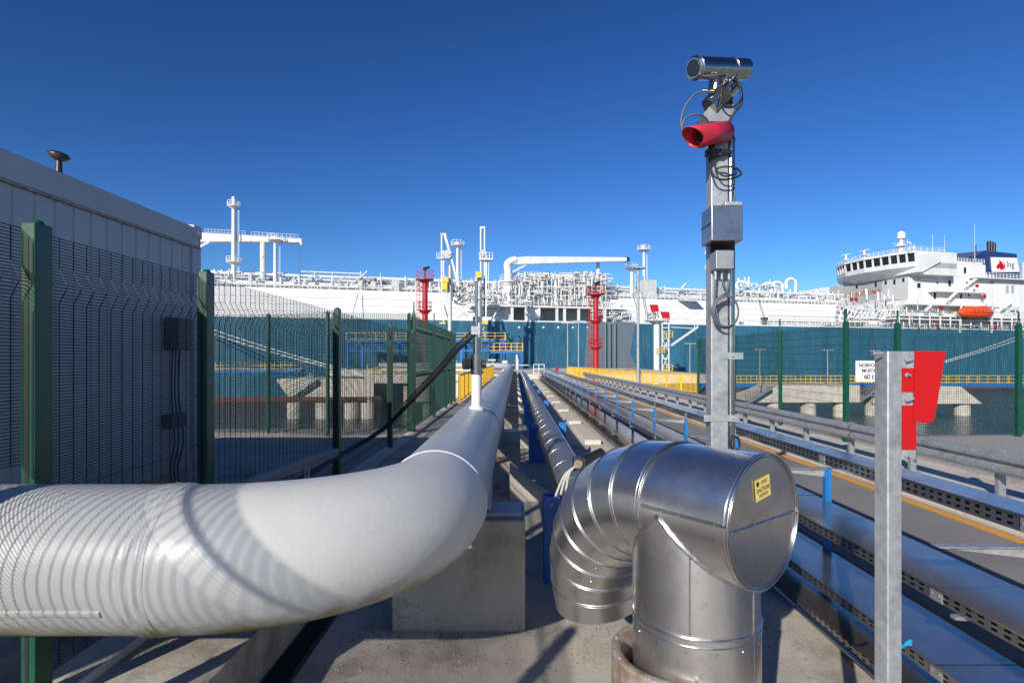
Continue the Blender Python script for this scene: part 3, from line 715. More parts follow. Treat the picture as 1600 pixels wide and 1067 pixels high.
fence('green wire fence running off to the right edge above the water', [(7.75, 13.35), (9.26, 13.8), (12.55, 14.2), (15.8, 14.3), (19, 14.4), (22, 14.4)], ROAD+.03, .84, .05, .04, .0045, 'green_wire', ((.5, .08),), spike=.34, pw=(.10, .10))

# load sign on the right fence
sg = thing('bridge_load_sign', 'white sign on the green fence with the bridge load in black letters', 'sign', (8.35, 13.45, -.5))
c = P(1361, 580, 13.3)
b = MB(); b.box(c.x-.36, c.x+.36, c.y, c.y+.006, c.z-.245, c.z+.245); pn = obj('plate', b, 'signwhite', sg, bevel=.002)
for s_, sz, dz in (('NOSIVOST', .108, .135), ('MOSTA', .108, .01), ('60 t', .165, -.13)):
    text('lettering', s_, sz, (c.x-.05, c.y-.003, c.z+dz), (1, 0, 0), (0, 0, 1), 'ink', sg, bold=.0035, spacing=.88)
b = MB(); b.box(c.x-.3, c.x+.3, c.y+.007, c.y+.03, c.z+.1, c.z+.13); b.box(c.x-.3, c.x+.3, c.y+.007, c.y+.03, c.z-.15, c.z-.12); obj('bracket', b, 'galv', sg)

# ------------------------------------------------------------------ white container
CX, CY0, CY1, CT, CB = -3.8, .9, 6.86, 1.56, -1.25
cn = thing('office_container', 'white site container in shade behind the green mesh fence', 'container', (CX, CY1, CB))
b = MB(); b.box(CX-6.8, CX-.03, CY0+.02, CY1-.02, CB+.1, CT-.05); obj('core_wall', b, 'container', cn)  # unseen back deepened so its shadow spreads over the left ground
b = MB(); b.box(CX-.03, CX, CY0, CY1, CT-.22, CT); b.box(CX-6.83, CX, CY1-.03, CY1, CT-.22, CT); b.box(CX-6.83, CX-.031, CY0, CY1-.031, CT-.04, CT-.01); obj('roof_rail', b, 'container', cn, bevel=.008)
b = MB(); b.box(CX-.03, CX+.005, CY0, CY1, CT-.245, CT-.222); obj('gutter_lip', b, 'rust', cn)
b = MB(); b.box(CX-.02, CX+.004, CY1-.18, CY1+.004, CB, CT-.246); obj('corner_post', b, 'container', cn, bevel=.008)
b = MB(); b.box(CX-.18, CX+.012, CY1-.16, CY1+.012, CT-.12, CT+.025); obj('corner_casting', b, 'container', cn, bevel=.01)
b = MB(); b.tube((CX+.012, CY1-.07, CT-.05), (CX+.0135, CY1-.07, CT-.05), .03, 16); obj('casting_hole', b, 'signwhite', cn)
b = MB(); b.box(CX-.03, CX+.002, CY0, CY1, CB, CB+.16); obj('floor_rail', b, 'container', cn)
y = CY0+.02; r0 = None; k = 0
while y < CY1-.25:
    if r0 is None:
        b = MB(); b.prism([(CX-.029, y, CB+.162), (CX-.019, y+.012, CB+.162), (CX-.019, y+.178, CB+.162), (CX-.029, y+.19, CB+.162)], (0, 0, CT-.247-CB-.162)); r0 = obj('wall_panel', b, 'container', cn)
    else: inst(r0, 'wall_panel', (0, .2*k, 0), cn)
    y += .2; k += 1
for yy, wh in ((CY0+.3, 'nearest the camera'), ((CY0+CY1)/2, 'at its middle'), (CY1-.4, 'at its far corner')):
    b = MB(); b.box(CX-.6, CX-.05, yy-.25, yy+.25, WALK, CB); tag(obj('foundation_block', b, 'concrete', None, base=(CX, yy, WALK)), 'concrete block under the white container '+wh, 'foundation')
vt = thing('roof_vent', 'small dark mushroom vent on the container roof', 'vent', (0, 0, 0))
c = P(97, 268, 5.2); c = V(-4.0, 4.98, CT-.02)
vt.location = c; ORG[vt] = c.copy()
b = MB(); b.tube(c, c+V(0, 0, .19), .032, 12, .022); obj('stem', b, 'steelblack', vt)
b = MB(); hd = c+V(0, 0, .235); q = Matrix.Rotation(R(14), 3, 'Y'); rg = []
for r_, z in ((.02, -.045), (.055, -.03), (.088, .005), (.06, .03), (.005, .042)):
    rg.append([hd+q @ Vector((r_*math.cos(a), r_*math.sin(a), z)) for a in [2*math.pi*i/20 for i in range(20)]])
b.rings(rg, True, cap=True); obj('cap', b, 'steelblack', vt)
# electrical box and cables on the container wall
eb = thing('electrical_cabinet', 'dark grey electrical box with cables on the container wall behind the fence', 'electrical box', (CX+.1, 6.4, -.2))
b = MB(); b.box(CX+.006, CX+.15, 6.15, 6.42, .10, .45); obj('case', b, 'cable', eb, bevel=.008)
b = MB()
for k, yy in enumerate((6.2, 6.26, 6.33)):
    b.path(smoothpts([(CX+.06, yy, .10), (CX+.03, yy+.03, -.4), (CX+.05, yy+.05+.02*k, -.9), (CX+.03, yy+.02, -1.3), (CX+.2, yy+.1, WALK+.03)], 5), .008, 6)
obj('cable', b, 'rubber', eb, 'stuff')
b = MB(); b.box(CX+.006, CX+.10, 6.12, 6.40, -.75, -.60); obj('terminal_box', b, 'cable', eb, bevel=.005)

# perforated strut on short leg by the fence
st = thing('strut_channel', 'perforated galvanised strut on a short leg between the fence and the big pipe', 'strut', P(490, 745, 5.7))
p0 = P(529, 706, 6.4); p1 = P(395, 758, 4.85)
d_ = (p1-p0).normalized(); sdv = d_.cross(V(0, 0, 1)).normalized(); n = 60; Ls = (p1-p0).length
for off_, nm in ((0, 'rail'), (.09, 'rail')):
    b = MB(); a0_ = p0+sdv*off_; b.bar(a0_+V(0, 0, .028), p1+sdv*off_+V(0, 0, .028), .004, .012); b.bar(a0_-V(0, 0, .028), p1+sdv*off_-V(0, 0, .028), .004, .012)
    for k in range(n): q_ = a0_+d_*(Ls*(k+.5)/n); b.bar(q_-d_*.006, q_+d_*.006, .004, .05)
    obj(nm, b, 'galv_dull', st)
b = MB(); q0 = p0+sdv*.045+V(0, 0, .035); q1 = p1+sdv*.045+V(0, 0, .035); b.bar(q0, q1, .10, .003); obj('cover', b, 'galv', st)
b = MB(); lp = p0+d_*(Ls*.42)
for sx_ in (0, .036): b.box(lp.x-.03+sx_, lp.x-.026+sx_, lp.y-.02, lp.y+.02, WALK, lp.z-.03)
for k in range(7): z = WALK+.04+k*(lp.z-.1-WALK)/7; b.box(lp.x-.03, lp.x+.01, lp.y-.022, lp.y-.018, z, z+.05)
b.box(lp.x-.07, lp.x+.05, lp.y-.06, lp.y+.06, WALK, WALK+.006); obj('leg', b, 'galv', st)

# ------------------------------------------------------------------ camera mast
MX, MY = 1.365, 3.85
def Q(u, v, dy=0): return P(u, v, MY+dy)
mst = thing('camera_mast', 'tall galvanised square post with steel conduit and cameras at its top', 'mast', (MX, MY, FLOOR))
b = MB(); zt = Q(0, 187).z; b.box(MX-.06, MX+.055, MY-.05, MY+.06, FLOOR+.012, zt); obj('post', b, 'galv', mst, bevel=.006)
b = MB(); b.box(MX-.15, MX+.15, MY-.15, MY+.15, FLOOR, FLOOR+.014); obj('base_plate', b, 'galv', mst)
cx = Q(1140, 0).x
b = MB(); b.tube((cx, MY-.02, FLOOR+.02), (cx, MY-.02, Q(0, 222).z), .028, 18); b.tube((cx, MY-.02, Q(0, 222).z), (cx, MY-.02, Q(0, 212).z), .034, 16, .02); obj('conduit', b, 'stainless', mst)
for v in (556, 652):
    b = MB(); z = Q(0, v).z
    if v == 652: b.box(MX-.11, cx+.045, MY-.056, MY-.050, z-.022, z+.022)
    else: b.box(MX+.02, cx+.07, MY-.056, MY-.050, z-.022, z+.022)
    b.tube((cx+.0, MY-.056, z), (cx, MY-.066, z), .008, 6); obj('clamp', b, 'galv', mst)
def ubox(name, u0, u1, v0, v1, y0, y1, m, bevel=.004):
    a_ = P(u0, v1, y0); c_ = P(u1, v0, y0); b = MB(); b.box(a_.x, c_.x, y0, y1, a_.z, c_.z); return obj(name, b, m, mst, bevel=bevel)
ubox('upper_box', 1112, 1161, 321, 376, MY-.26, MY-.06, 'lid')
a_ = P(1112, 376, MY-.26)
b = MB(); b.box(a_.x-.004, a_.x, MY-.26, MY-.06, P(0, 348, MY-.26).z-.002, P(0, 348, MY-.26).z+.002); obj('lid_gap', b, 'ink', mst)
ubox('box_bracket', 1133, 1160, 315, 321, MY-.2, MY-.05, 'galv')
ubox('lower_box', 1119, 1147, 391, 420, MY-.18, MY-.06, 'galv_dull')
ubox('back_plate', 1110, 1148, 378, 421, MY-.055, MY-.05, 'ink', 0)
for u in (1118, 1128, 1139):
    b = MB(); p = P(u, 420, MY-.12); b.tube(p, p-V(0, 0, .035), .012, 10); b.tube(p-V(0, 0, .035), p-V(0, 0, .07), .009, 10); obj('cable_gland', b, 'galv', mst)
# hanging cable loop
b = MB(); c = P(1134, 487, MY-.13)
for k in range(3):
    rr = .078+.004*k; b.path([c+V(rr*math.cos(a), .01*k-.01, rr*1.25*math.sin(a)) for a in [2*math.pi*i/36 for i in range(36)]], .006, 7, True)
b.path(smoothpts([P(1118, 437, MY-.12), P(1117, 470, MY-.13), P(1122, 500, MY-.13), c+V(-.05, 0, -.08)], 5), .006, 7)
b.path(smoothpts([P(1128, 437, MY-.12), P(1134, 452, MY-.13), P(1140, 462, MY-.13), c+V(.05, 0, .08)], 5), .006, 7)
b.path(smoothpts([P(1139, 437, MY-.12), P(1136, 455, MY-.13), P(1128, 462, MY-.13), c+V(-.05, 0, .08)], 5), .006, 7)
obj('cable_loop', b, 'cable', mst)
b = MB(); z = Q(0, 690).z; b.path([V(cx+.01, MY-.07, z)+V(.03*math.cos(a), 0, .045*math.sin(a)) for a in [2*math.pi*i/20 for i in range(20)]], .008, 6, True); obj('lower_cable_loop', b, 'rubber', mst)
# top head: base bracket, tilt unit, housing
b = MB(); b.prism([P(1099, 178, MY-.07), P(1112, 163, MY-.07), P(1146, 163, MY-.07), P(1147, 176, MY-.07), P(1137, 190, MY-.07), P(1106, 190, MY-.07)], (0, .15, 0)); obj('head_bracket', b, 'galv_dull', mst)
hsg = thing('surveillance_camera', 'shiny steel camera housing on its pan head at the top of the mast', 'camera', P(1125, 165, MY))
p0 = P(1083, 107, MY-.16); p1 = P(1165, 109, MY+.10)
b = MB(); dd = (p1-p0).normalized(); b.tube(p0, p0+dd*.012, .062, 32, .072); b.tube(p0+dd*.012, p1-dd*.012, .072, 32, .070, cap=False); b.tube(p1-dd*.012, p1, .070, 32, .060); obj('housing', b, 'stainless', hsg)
b = MB(); b.tube(p0-dd*.001, p0-dd*.004, .05, 24); obj('lens_glass', b, 'swin', hsg)
b = MB(); mid = (p0+p1)/2; b.path([Vector(x) for x in ringpts(p0+(p1-p0)*.70, dd, .0735, 30)], .003, 5, True); b.path(ringpts(p0+(p1-p0)*.04, dd, .0745, 30), .003, 5, True); obj('band', b, 'bead', hsg)
b = MB(); nk = P(1118, 125, MY-.03); b.tube(nk+V(0, 0, .03), nk-V(0, 0, .09), .045, 20); obj('neck', b, 'stainless', hsg)
b = MB(); b.tube(P(1143, 133, MY-.05), P(1108, 168, MY-.06), .062, 26); b.tube(P(1143, 133, MY-.05), P(1146, 130, MY-.05), .05, 20); obj('pan_motor', b, 'stainless', hsg)
b = MB(); b.tube(P(1130, 150, MY-.12), P(1130, 150, MY+.05), .05, 22); b.box(*(lambda p: (p.x-.05, p.x+.05, p.y-.06, p.y+.06, p.z-.04, p.z+.03))(P(1129, 165, MY))); obj('pan_base', b, 'steelblack', hsg)
for (u0, v0, u1, v1) in ((1138, 129, 1147, 121), (1130, 133, 1138, 125), (1098, 142, 1116, 143)):
    b = MB(); b.tube(P(u0, v0, MY-.1), P(u1, v1, MY-.12), .011, 10); b.tube(P(u0+(u1-u0)*.4, v0+(v1-v0)*.4, MY-.11), P(u0+(u1-u0)*.7, v0+(v1-v0)*.7, MY-.11), .015, 6); obj('cable_gland', b, 'stainless', hsg)
def cab(pts, r=.0065, m='cable', par=mst, nm='cable'):
    b = MB(); b.path(smoothpts([P(u, v, MY+dy) for u, v, dy in pts], 6), r, 7); obj(nm, b, m, par)
cab([(1100, 143, -.11), (1085, 148, -.12), (1070, 168, -.12), (1064, 192, -.12), (1070, 215, -.11), (1084, 229, -.1), (1100, 229, -.08), (1110, 224, -.06)])
cab([(1110, 200, -.06), (1104, 186, -.09), (1090, 179, -.12), (1076, 182, -.12), (1068, 190, -.12), (1066, 205, -.12), (1078, 225, -.1), (1100, 230, -.08)])
cab([(1146, 122, -.12), (1155, 132, -.12), (1159, 150, -.12), (1157, 165, -.11), (1146, 178, -.1), (1138, 195, -.08), (1135, 215, -.06)], .009, 'rubber')
cab([(1138, 126, -.12), (1128, 140, -.13), (1128, 158, -.13), (1138, 168, -.13), (1150, 165, -.13), (1158, 152, -.13), (1156, 138, -.13), (1146, 130, -.13)], .007, 'rubber')
cab([(1110, 235, -.07), (1109, 255, -.1), (1116, 275, -.13), (1130, 281, -.14), (1150, 277, -.13), (1158, 271, -.12), (1148, 262, -.12), (1130, 261, -.1), (1117, 265, -.08)], .007, 'rubber')
cab([(1116, 238, -.07), (1118, 262, -.1), (1130, 275, -.13), (1150, 272, -.12), (1146, 262, -.1)], .006, 'rubber')
cab([(1146, 285, -.05), (1148, 300, -.05), (1146, 318, -.06)], .004, 'cable')
# red cowl
rc = thing('red_flame_detector', 'red hooded flame detector clamped below the top of the mast', 'detector', P(1110, 215, MY))
p0 = P(1086, 214, MY-.24); p1 = P(1134, 206, MY-.08); dd, a_, b_ = frame(p1-p0); n = 28; rg = []
for t_, rr in ((0, .064), (.5, .064), (1, .062)):
    c = p0+(p1-p0)*t_; ring = []
    for k in range(n):
        th = 2*math.pi*k/n; cut = dd*(-.055*max(0, math.sin(th)+.3)) if t_ == 0 else V(0, 0, 0)
        ring.append(c+(a_*math.cos(th)+b_*math.sin(th))*rr+cut)
    rg.append(ring)
b = MB(); b.rings(rg, True); o = obj('hood', b, 'red_cover', rc); sm = o.modifiers.new('solid', 'SOLIDIFY'); sm.thickness = .004
b = MB(); b.tube(p0+dd*.06, p1, .055, 24); obj('sensor_body', b, 'red', rc)
b = MB(); b.tube(p0+dd*.05, p0+dd*.062, .038, 20); obj('sensor_eye', b, 'swin', rc)
b = MB(); c = P(1122, 213, MY-.19); b.box(c.x-.016, c.x+.016, c.y-.001, c.y+.001, c.z-.006, c.z+.006); obj('label_plate', b, 'sticker', rc)
b = MB(); c = P(1112, 235, MY-.1); b.tube(P(1112, 228, MY-.14), P(1112, 246, MY-.08), .022, 12); b.tube(P(1126, 238, MY-.1), P(1140, 238, MY-.06), .02, 12); b.box(c.x-.03, c.x+.06, MY-.1, MY-.05, c.z-.03, c.z+.01); obj('mount', b, 'steelblack', rc)

# ------------------------------------------------------------------ right foreground post with red marker
SY = 2.2
mp_ = thing('marker_post', 'galvanised steel post in the right foreground with red marker plates', 'post', (P(1387, 0, SY).x, SY, FLOOR))
cxp = P(1388, 0, SY).x; ztp = P(0, 549, SY).z; hw = .045
q = Matrix.Rotation(R(10), 3, 'Z'); prof2 = [(x*.80, y*.62) for x, y in [(-.04, .05), (-.04, -.045), (-.034, -.052), (.034, -.052), (.04, -.045), (.04, .05), (.036, .05), (.036, -.043), (.030, -.048), (-.030, -.048), (-.036, -.043), (-.036, .05)]]
b = MB(); poly = [V(cxp, SY, FLOOR)+q @ Vector((x, y, 0)) for x, y in prof2]
b.add(poly+[p+V(0, 0, ztp-FLOOR) for p in poly], [(i, (i+1) % 12, 12+(i+1) % 12, 12+i) for i in range(12)] + [(12+a, 12+b2, 12+c2, 12+d2) for a, b2, c2, d2 in ((0, 1, 10, 11), (1, 2, 9, 10), (2, 3, 8, 9), (3, 4, 7, 8), (4, 5, 6, 7))])
obj('post', b, 'galv', mp_)
a_ = P(1404, 718, SY); c_ = P(1430, 549, SY)
b = MB(); b.box(a_.x, c_.x, SY-.004, SY, a_.z, c_.z); obj('mounting_strip', b, 'galv', mp_, bevel=.001)
for v0, v1 in ((575, 612), (633, 702)):
    b = MB(); b.box(P(1405, 0, SY).x, P(1429.5, 0, SY).x, SY-.008, SY-.004, P(0, v1, SY).z, P(0, v0, SY).z); obj('red_backing', b, 'red_sign', mp_)
for v in (562, 624, 586, 712):
    b = MB(); p = P(1417, v, SY-.008); b.tube(p, p-V(0, .02, .0), .004, 8); b.tube(p, p-V(0, .004, 0), .009, 6)
    if v in (562, 624): b.tube(p-V(.012, .016, .006), p+V(.014, -.02, .006), .003, 6)
    obj('bolt', b, 'galv', mp_)
pl_ = [(1430, 548), (1478, 549), (1461, 652), (1457, 658), (1450, 661), (1427, 659)]
b = MB(); b.prism([P(u, v, SY-.012) for u, v in pl_], (0, .003, 0)); obj('marker_plate', b, 'red_sign', mp_)
b = MB(); p = P(1371, 552, SY-.04); b.tube(p-V(.02, 0, 0), p+V(.02, 0, 0), .004, 8); b.tube(p-V(.02, 0, 0), p-V(.014, 0, 0), .008, 6); obj('top_bolt', b, 'galv', mp_)

# ------------------------------------------------------------------ yellow railings on the trestle
def yrail(label, p, q, h, npost, zb, picket=.13, infill=True):
    t = thing('yellow_railing', label, 'railing', (p[0], p[1], zb)); p = Vector((p[0], p[1], zb)); q = Vector((q[0], q[1], zb)); p0_ = None
    for i in range(npost):
        c = p+(q-p)*i/(npost-1); b = MB(); b.bar(c, c+V(0, 0, h), .09, .06); obj('post', b, 'yellow', t)
    b = MB(); b.bar(p+V(0, 0, h), q+V(0, 0, h), .06, .06); obj('top_rail', b, 'yellow', t)
    b = MB(); b.bar(p+V(0, 0, .12), q+V(0, 0, .12), .05, .05); obj('bottom_rail', b, 'yellow', t)
    b = MB(); L = (q-p).length; n = int(L/picket)
    for k in range(n): c = p+(q-p)*(k+.5)/n; b.bar(c+V(0, 0, .12), c+V(0, 0, h-.03), .022, .045)
    obj('picket', b, 'yellow', t, 'stuff'); return t
yrail('yellow picket railing left of the big pipe along the trestle walkway', (-2.42, 24.4), (-2.42, 62), 1.22, 18, WALK)
yrail('long yellow picket railing along the right side of the trestle', (10.05, 31.5), (5.75, 63.5), 1.1, 16, ROAD, .16)
b = MB(); p = P(870, 578, 60)
b.tube((p.x, 60, ROAD), (p.x, 60, ROAD+.9), .14, 12); b.sphere((p.x, 60, ROAD+.95), .2); b.tube((p.x-.3, 60, ROAD+.6), (p.x+.3, 60, ROAD+.6), .09, 10); b.tube((p.x, 60, ROAD), (p.x, 60, ROAD+.08), .22, 12)
tag(obj('fire_hydrant', b, 'red', None, base=(p.x, 60, ROAD)), 'small red hydrant at the far end of the road', 'hydrant')

# ------------------------------------------------------------------ jetty head
JT = -1.7
b = MB(); b.prism([(-17, 64.05, -2.7), (22, 64.05, -2.7), (22, 105, -2.7), (-30, 105, -2.7), (-30, 90, -2.7), (-17, 90, -2.7)], (0, 0, JT+2.7)); struct('jetty_deck', b, 'concrete_pale')
def railing(t, p, q, h, n, r=.03, m='yellow', nm='railing', off=None, rails=(1., .55, .12)):
    b = MB(); p = Vector(p); q = Vector(q)
    for i in range(n+1): c = p+(q-p)*i/n; b.bar(c, c+V(0, 0, h), r*2, r*2)
    for k in rails: b.bar(p+V(0, 0, h*k), q+V(0, 0, h*k), r*1.6, r*1.6)
    return obj(nm, b, m, t, off=off)
pj = None
for x in range(-24, 22, 6):
    for y in (66, 80, 94):
        if x < -17 and y < 90: continue
        if pj is None:
            b = MB(); b.tube((x, y, -9), (x, y, -3), .6, 12); pj = obj('jetty_pile', b, 'concrete', None, base=(x, y, -9)); o = pj
        else: o = inst(pj, 'jetty_pile', (x, y, -9))
        tag(o, 'round pile under the jetty deck, '+{66: 'near', 80: 'middle', 94: 'far'}[y]+' row, '+nth((x+24)//6)+' from the left', 'pile', 'piles under the jetty deck')
t = thing('jetty_railing', 'pale railing along the near edge of the jetty deck', 'railing', (-20, 64.3, JT))
railing(t, (-16.8, 64.3, JT), (-3, 64.3, JT), 1.1, 9, .03, 'yellow'); railing(t, (2, 64.3, JT), (3.2, 64.3, JT), 1.1, 2, .04, 'white', 'gate_rail')

# blue loading platform
lp = thing('loading_platform', 'blue steel loading platform with yellow railings below the loading arms', 'platform', (-10, 80, JT))
x0, x1, y0, y1, zd = -28.0, -1.8, 94, 103, P(0, 531, 94).z
for x in (-27.8, -21, -15, -9, -2):
    for y in (y0, y1): b = MB(); b.box(x-.2, x+.2, y-.2, y+.2, JT, zd-.3); obj('column', b, 'blue', lp)
b = MB(); b.box(x0, x1, y0-.25, y1+.25, zd-.35, zd); b.box(x0, x1, y0-.15, y0+.15, zd-1.9, zd-1.65)
for k in range(12):
    a0 = x0+(x1-x0)*k/12; a1 = x0+(x1-x0)*(k+.5)/12; a2 = x0+(x1-x0)*(k+1)/12
    b.bar((a0, y0, zd-.35), (a1, y0, zd-1.7), .14); b.bar((a1, y0, zd-1.7), (a2, y0, zd-.35), .14)
obj('deck_truss', b, 'blue', lp)
railing(lp, (x0, y0-.2, zd), (x1, y0-.2, zd), 1.15, 16, .035); railing(lp, (x1, y0, zd), (x1, y1, zd), 1.15, 6, .035)
z2 = P(0, 549, 92).z; b = MB(); b.box(-4.4, 1.1, 91, 93.7, z2-.3, z2); b.box(-4.3, -4.1, 91, 91.2, JT, z2-.3); b.box(.8, 1.0, 91, 91.2, JT, z2-.3); b.box(-2, -1.8, 91, 91.2, JT, z2-.3); obj('side_deck', b, 'blue', lp)
railing(lp, (-4.4, 90.95, z2), (1.1, 90.95, z2), 1.3, 6, .045); railing(lp, (1.1, 91, z2), (1.1, 93.7, z2), 1.3, 3, .045)
b = MB(); rd = random.Random(11)
for k in range(26):
    x = rd.uniform(-14, .6); z = rd.uniform(JT+.1, z2-1.2); y = rd.uniform(88, 96); b.tube((x, y, JT), (x, y, z+1), rd.uniform(.05, .2), 8)
    if k % 2: b.tube((x, y, z), (x+rd.uniform(-3, 3), y, z), rd.uniform(.05, .18), 8)
    if k % 3 == 0: b.box(x-.3, x+.3, y-.3, y+.3, z, z+.5)
obj('piping', b, 'sgrey', lp, 'stuff')
b = MB(); b.tube((-16.5, 70, JT+.5), (-3.2, 70, JT+.5), .38, 14); b.tube((-16.5, 71.5, JT+.45), (-6, 71.5, JT+.45), .28, 12)
tag(obj('jetty_pipe', b, 'white', None, base=(-10, 70, JT)), 'pale horizontal pipes lying on the jetty deck left of the trestle', 'pipe')
b = MB(); b.box(-1.7, -1.1, 72, 72.4, JT, JT+1.5); b.box(-1.62, -1.18, 71.98, 72, JT+.8, JT+1.4)
tag(obj('white_cabinet', b, 'white', None, base=(-1.4, 72, JT)), 'small white cabinet at the end of the big pipe', 'cabinet')
b = MB(); b.tube((4.2, 70, JT), (4.2, 70, JT+1.6), .3, 10); b.sphere((4.2, 70, JT+1.7), .35)

# loading arms
def TT(u, v, y=98): return P(u, v, y)
la = thing('cargo_arm', 'left loading arm with yellow counterweights and a hooked top', 'loading arm', (TT(702, 0).x, 98, JT))
b = MB(); b.tube(TT(703, 580), TT(703, 447), .36, 16); b.tube(TT(703, 452), TT(703, 415), .24, 12); obj('riser', b, 'sgrey', la)
b = MB(); b.bar(TT(690, 366), TT(690, 470), .22, .3); b.bar(TT(693, 392), TT(693, 505), .2, .25); obj('outboard_arm', b, 'white', la)
b = MB(); b.bar(TT(695, 367), TT(704, 400), .42, .4); b.bar(TT(704, 398), TT(714, 440), .34, .3); b.bar(TT(688, 366), TT(697, 366), .3, .3); obj('inboard_arm', b, 'sgrey', la)
b = MB(); b.bar(TT(692, 471), TT(700, 497), .2); b.bar(TT(700, 402), TT(700, 470), .14); b.bar(TT(706, 402), TT(707, 470), .14); obj('tie_rod', b, 'cable', la)
for (u0, u1, v0, v1) in ((693, 702, 434, 442), (691, 700, 444, 454), (688, 697, 504, 507)):
    a_ = TT(u0, v1); c_ = TT(u1, v0); b = MB(); b.box(a_.x, c_.x, 96.9, 97.8, a_.z, c_.z); obj('counterweight', b, 'yellow', la, bevel=.03)
b = MB(); c = TT(700, 398); b.tube(c-V(0, .5, 0), c+V(0, .6, 0), .75, 20); b.tube(c+V(.3, -.7, .2), c+V(.3, .9, .2), .4, 14); obj('pulley', b, 'galv_dull', la)
b = MB(); c = TT(692, 405); b.box(c.x-1.0, c.x+.2, 97.4, 98.9, c.z, c.z+.1); obj('platform_plate', b, 'white', la); railing(la, (c.x-1.0, 97.4, c.z+.1), (c.x+.2, 97.4, c.z+.1), .9, 3, .03, 'white')
b = MB()
for k in range(50):
    p = TT(rd.uniform(706, 726), rd.uniform(446, 474), rd.uniform(97, 100)); q_ = p+V(rd.uniform(-.8, .8), rd.uniform(-.5, .5), rd.uniform(-.8, .8)); b.tube(p, q_, rd.uniform(.04, .17), 7)
obj('coupler', b, 'galv_dull', la, 'stuff')
la2 = thing('cargo_arm', 'tall loading arm in front of the ship with twin upright tubes', 'loading arm', (TT(748, 0).x, 98, JT))
b = MB(); b.tube(TT(748, 580), TT(748, 447), .38, 16); b.tube(TT(750, 450), TT(750, 425), .24, 12); obj('riser', b, 'sgrey', la2)
for u, vb in ((751, 430), (757, 437)):
    b = MB(); b.bar(TT(u, 356), TT(u, vb), .2, .28); obj('outboard_arm', b, 'white', la2)
b = MB(); b.bar(TT(750, 355.5), TT(758, 355.5), .2, .3); b.bar(TT(760, 400), TT(759, 502), .26, .3); b.bar(TT(764, 404), TT(763, 440), .1); obj('cross_head', b, 'white', la2)
b = MB(); b.bar(TT(757, 435), TT(757, 495), .30, .3); b.bar(TT(762, 402), TT(757, 440), .14); obj('link', b, 'steelblack', la2)
for (u0, u1, v0, v1) in ((744, 753, 426, 435), (754, 763, 503, 507)):
    a_ = TT(u0, v1); c_ = TT(u1, v0); b = MB(); b.box(a_.x, c_.x, 96.9, 97.8, a_.z, c_.z); obj('counterweight', b, 'yellow', la2, bevel=.03)
b = MB(); c = TT(762, 407); b.box(c.x-1.4, c.x+.9, 97.2, 99, c.z, c.z+.15); obj('platform_plate', b, 'white', la2); railing(la2, (c.x-1.4, 97.2, c.z+.1), (c.x+.9, 97.2, c.z+.1), 1.1, 4, .035, 'white')
b = MB(); c = TT(755, 396); b.tube(c-V(0, .3, 0), c+V(0, .6, 0), .6, 18); obj('pulley', b, 'galv_dull', la2)
b = MB(); c = TT(742, 524); b.tube(c, c+V(.5, 0, .3), .3, 12); b.box(c.x-.5, c.x+.2, 96.8, 97.6, c.z-.6, c.z+.2); obj('swivel', b, 'sgrey', la2)
b = MB()
for k in range(60):
    p = TT(rd.uniform(740, 758), rd.choice((rd.uniform(446, 470), rd.uniform(512, 540))), rd.uniform(97, 99.4)); q_ = p+V(rd.uniform(-.7, .7), rd.uniform(-.5, .5), rd.uniform(-.7, .7)); b.tube(p, q_, rd.uniform(.04, .15), 7)
obj('coupler', b, 'sgrey', la2, 'stuff')

# red fire monitor towers
def redtower(label, u, y, vt, vb):
    x = P(u, 0, y).x; zt = P(0, vt, y).z; zb = P(0, vb, y).z
    t = thing('fire_monitor_tower', label, 'tower', (x, y, zb))
    b = MB(); b.tube((x, y, zb), (x, y, zt), .42, 18, .36); obj('column', b, 'red', t)
    for z in (zt, zt-(zt-zb)*.34, zt-(zt-zb)*.68):
        b = MB(); b.tube((x, y, z-.1), (x, y, z+.05), 1.2 if z == zt else .9, 18); b.tube((x, y, z-.5), (x, y, z-.1), .4, 16, .8)
        obj('platform', b, 'red', t)
    for z, r_ in ((zt, 1.18), (zt-(zt-zb)*.34, .88), (zt-(zt-zb)*.68, .88)):
        b = MB()
        for h in (.5, 1.1): b.path([V(x+r_*math.cos(a), y+r_*math.sin(a), z+h) for a in [2*math.pi*i/18 for i in range(18)]], .035, 5, True)
        for i in range(9): a = 2*math.pi*i/9; b.bar((x+r_*math.cos(a), y+r_*math.sin(a), z), (x+r_*math.cos(a), y+r_*math.sin(a), z+1.1), .05)
        obj('railing', b, 'red', t)
    b = MB()
    for dx in (-1.05, -.65): b.bar((x+dx, y-.2, zb), (x+dx, y-.2, zt), .06)
    k = 0
    while zb+k*.4 < zt: b.bar((x-1.05, y-.2, zb+k*.4), (x-.65, y-.2, zb+k*.4), .04); k += 1
    for k in range(int((zt-zb)/1.0)):
        b.path([V(x-.85+.4*math.cos(a), y-.2-.45*math.sin(a), zb+1+k) for a in [math.pi*i/8 for i in range(9)]], .03, 4)
    obj('ladder', b, 'red', t)
    b = MB(); b.tube((x, y, zt), (x, y, zt+1.3), .12, 10); b.tube((x-.1, y-.4, zt+1.4), (x+.5, y+.3, zt+1.7), .16, 10); b.box(x-.25, x+.25, y-.2, y+.2, zt+1.2, zt+1.55); obj('monitor', b, 'steelblack', t)
redtower('red fire monitor tower left of the loading arms', 664, 76, 437, 578)
redtower('red fire monitor tower behind the right yellow railing', 931, 78, 460, 580)

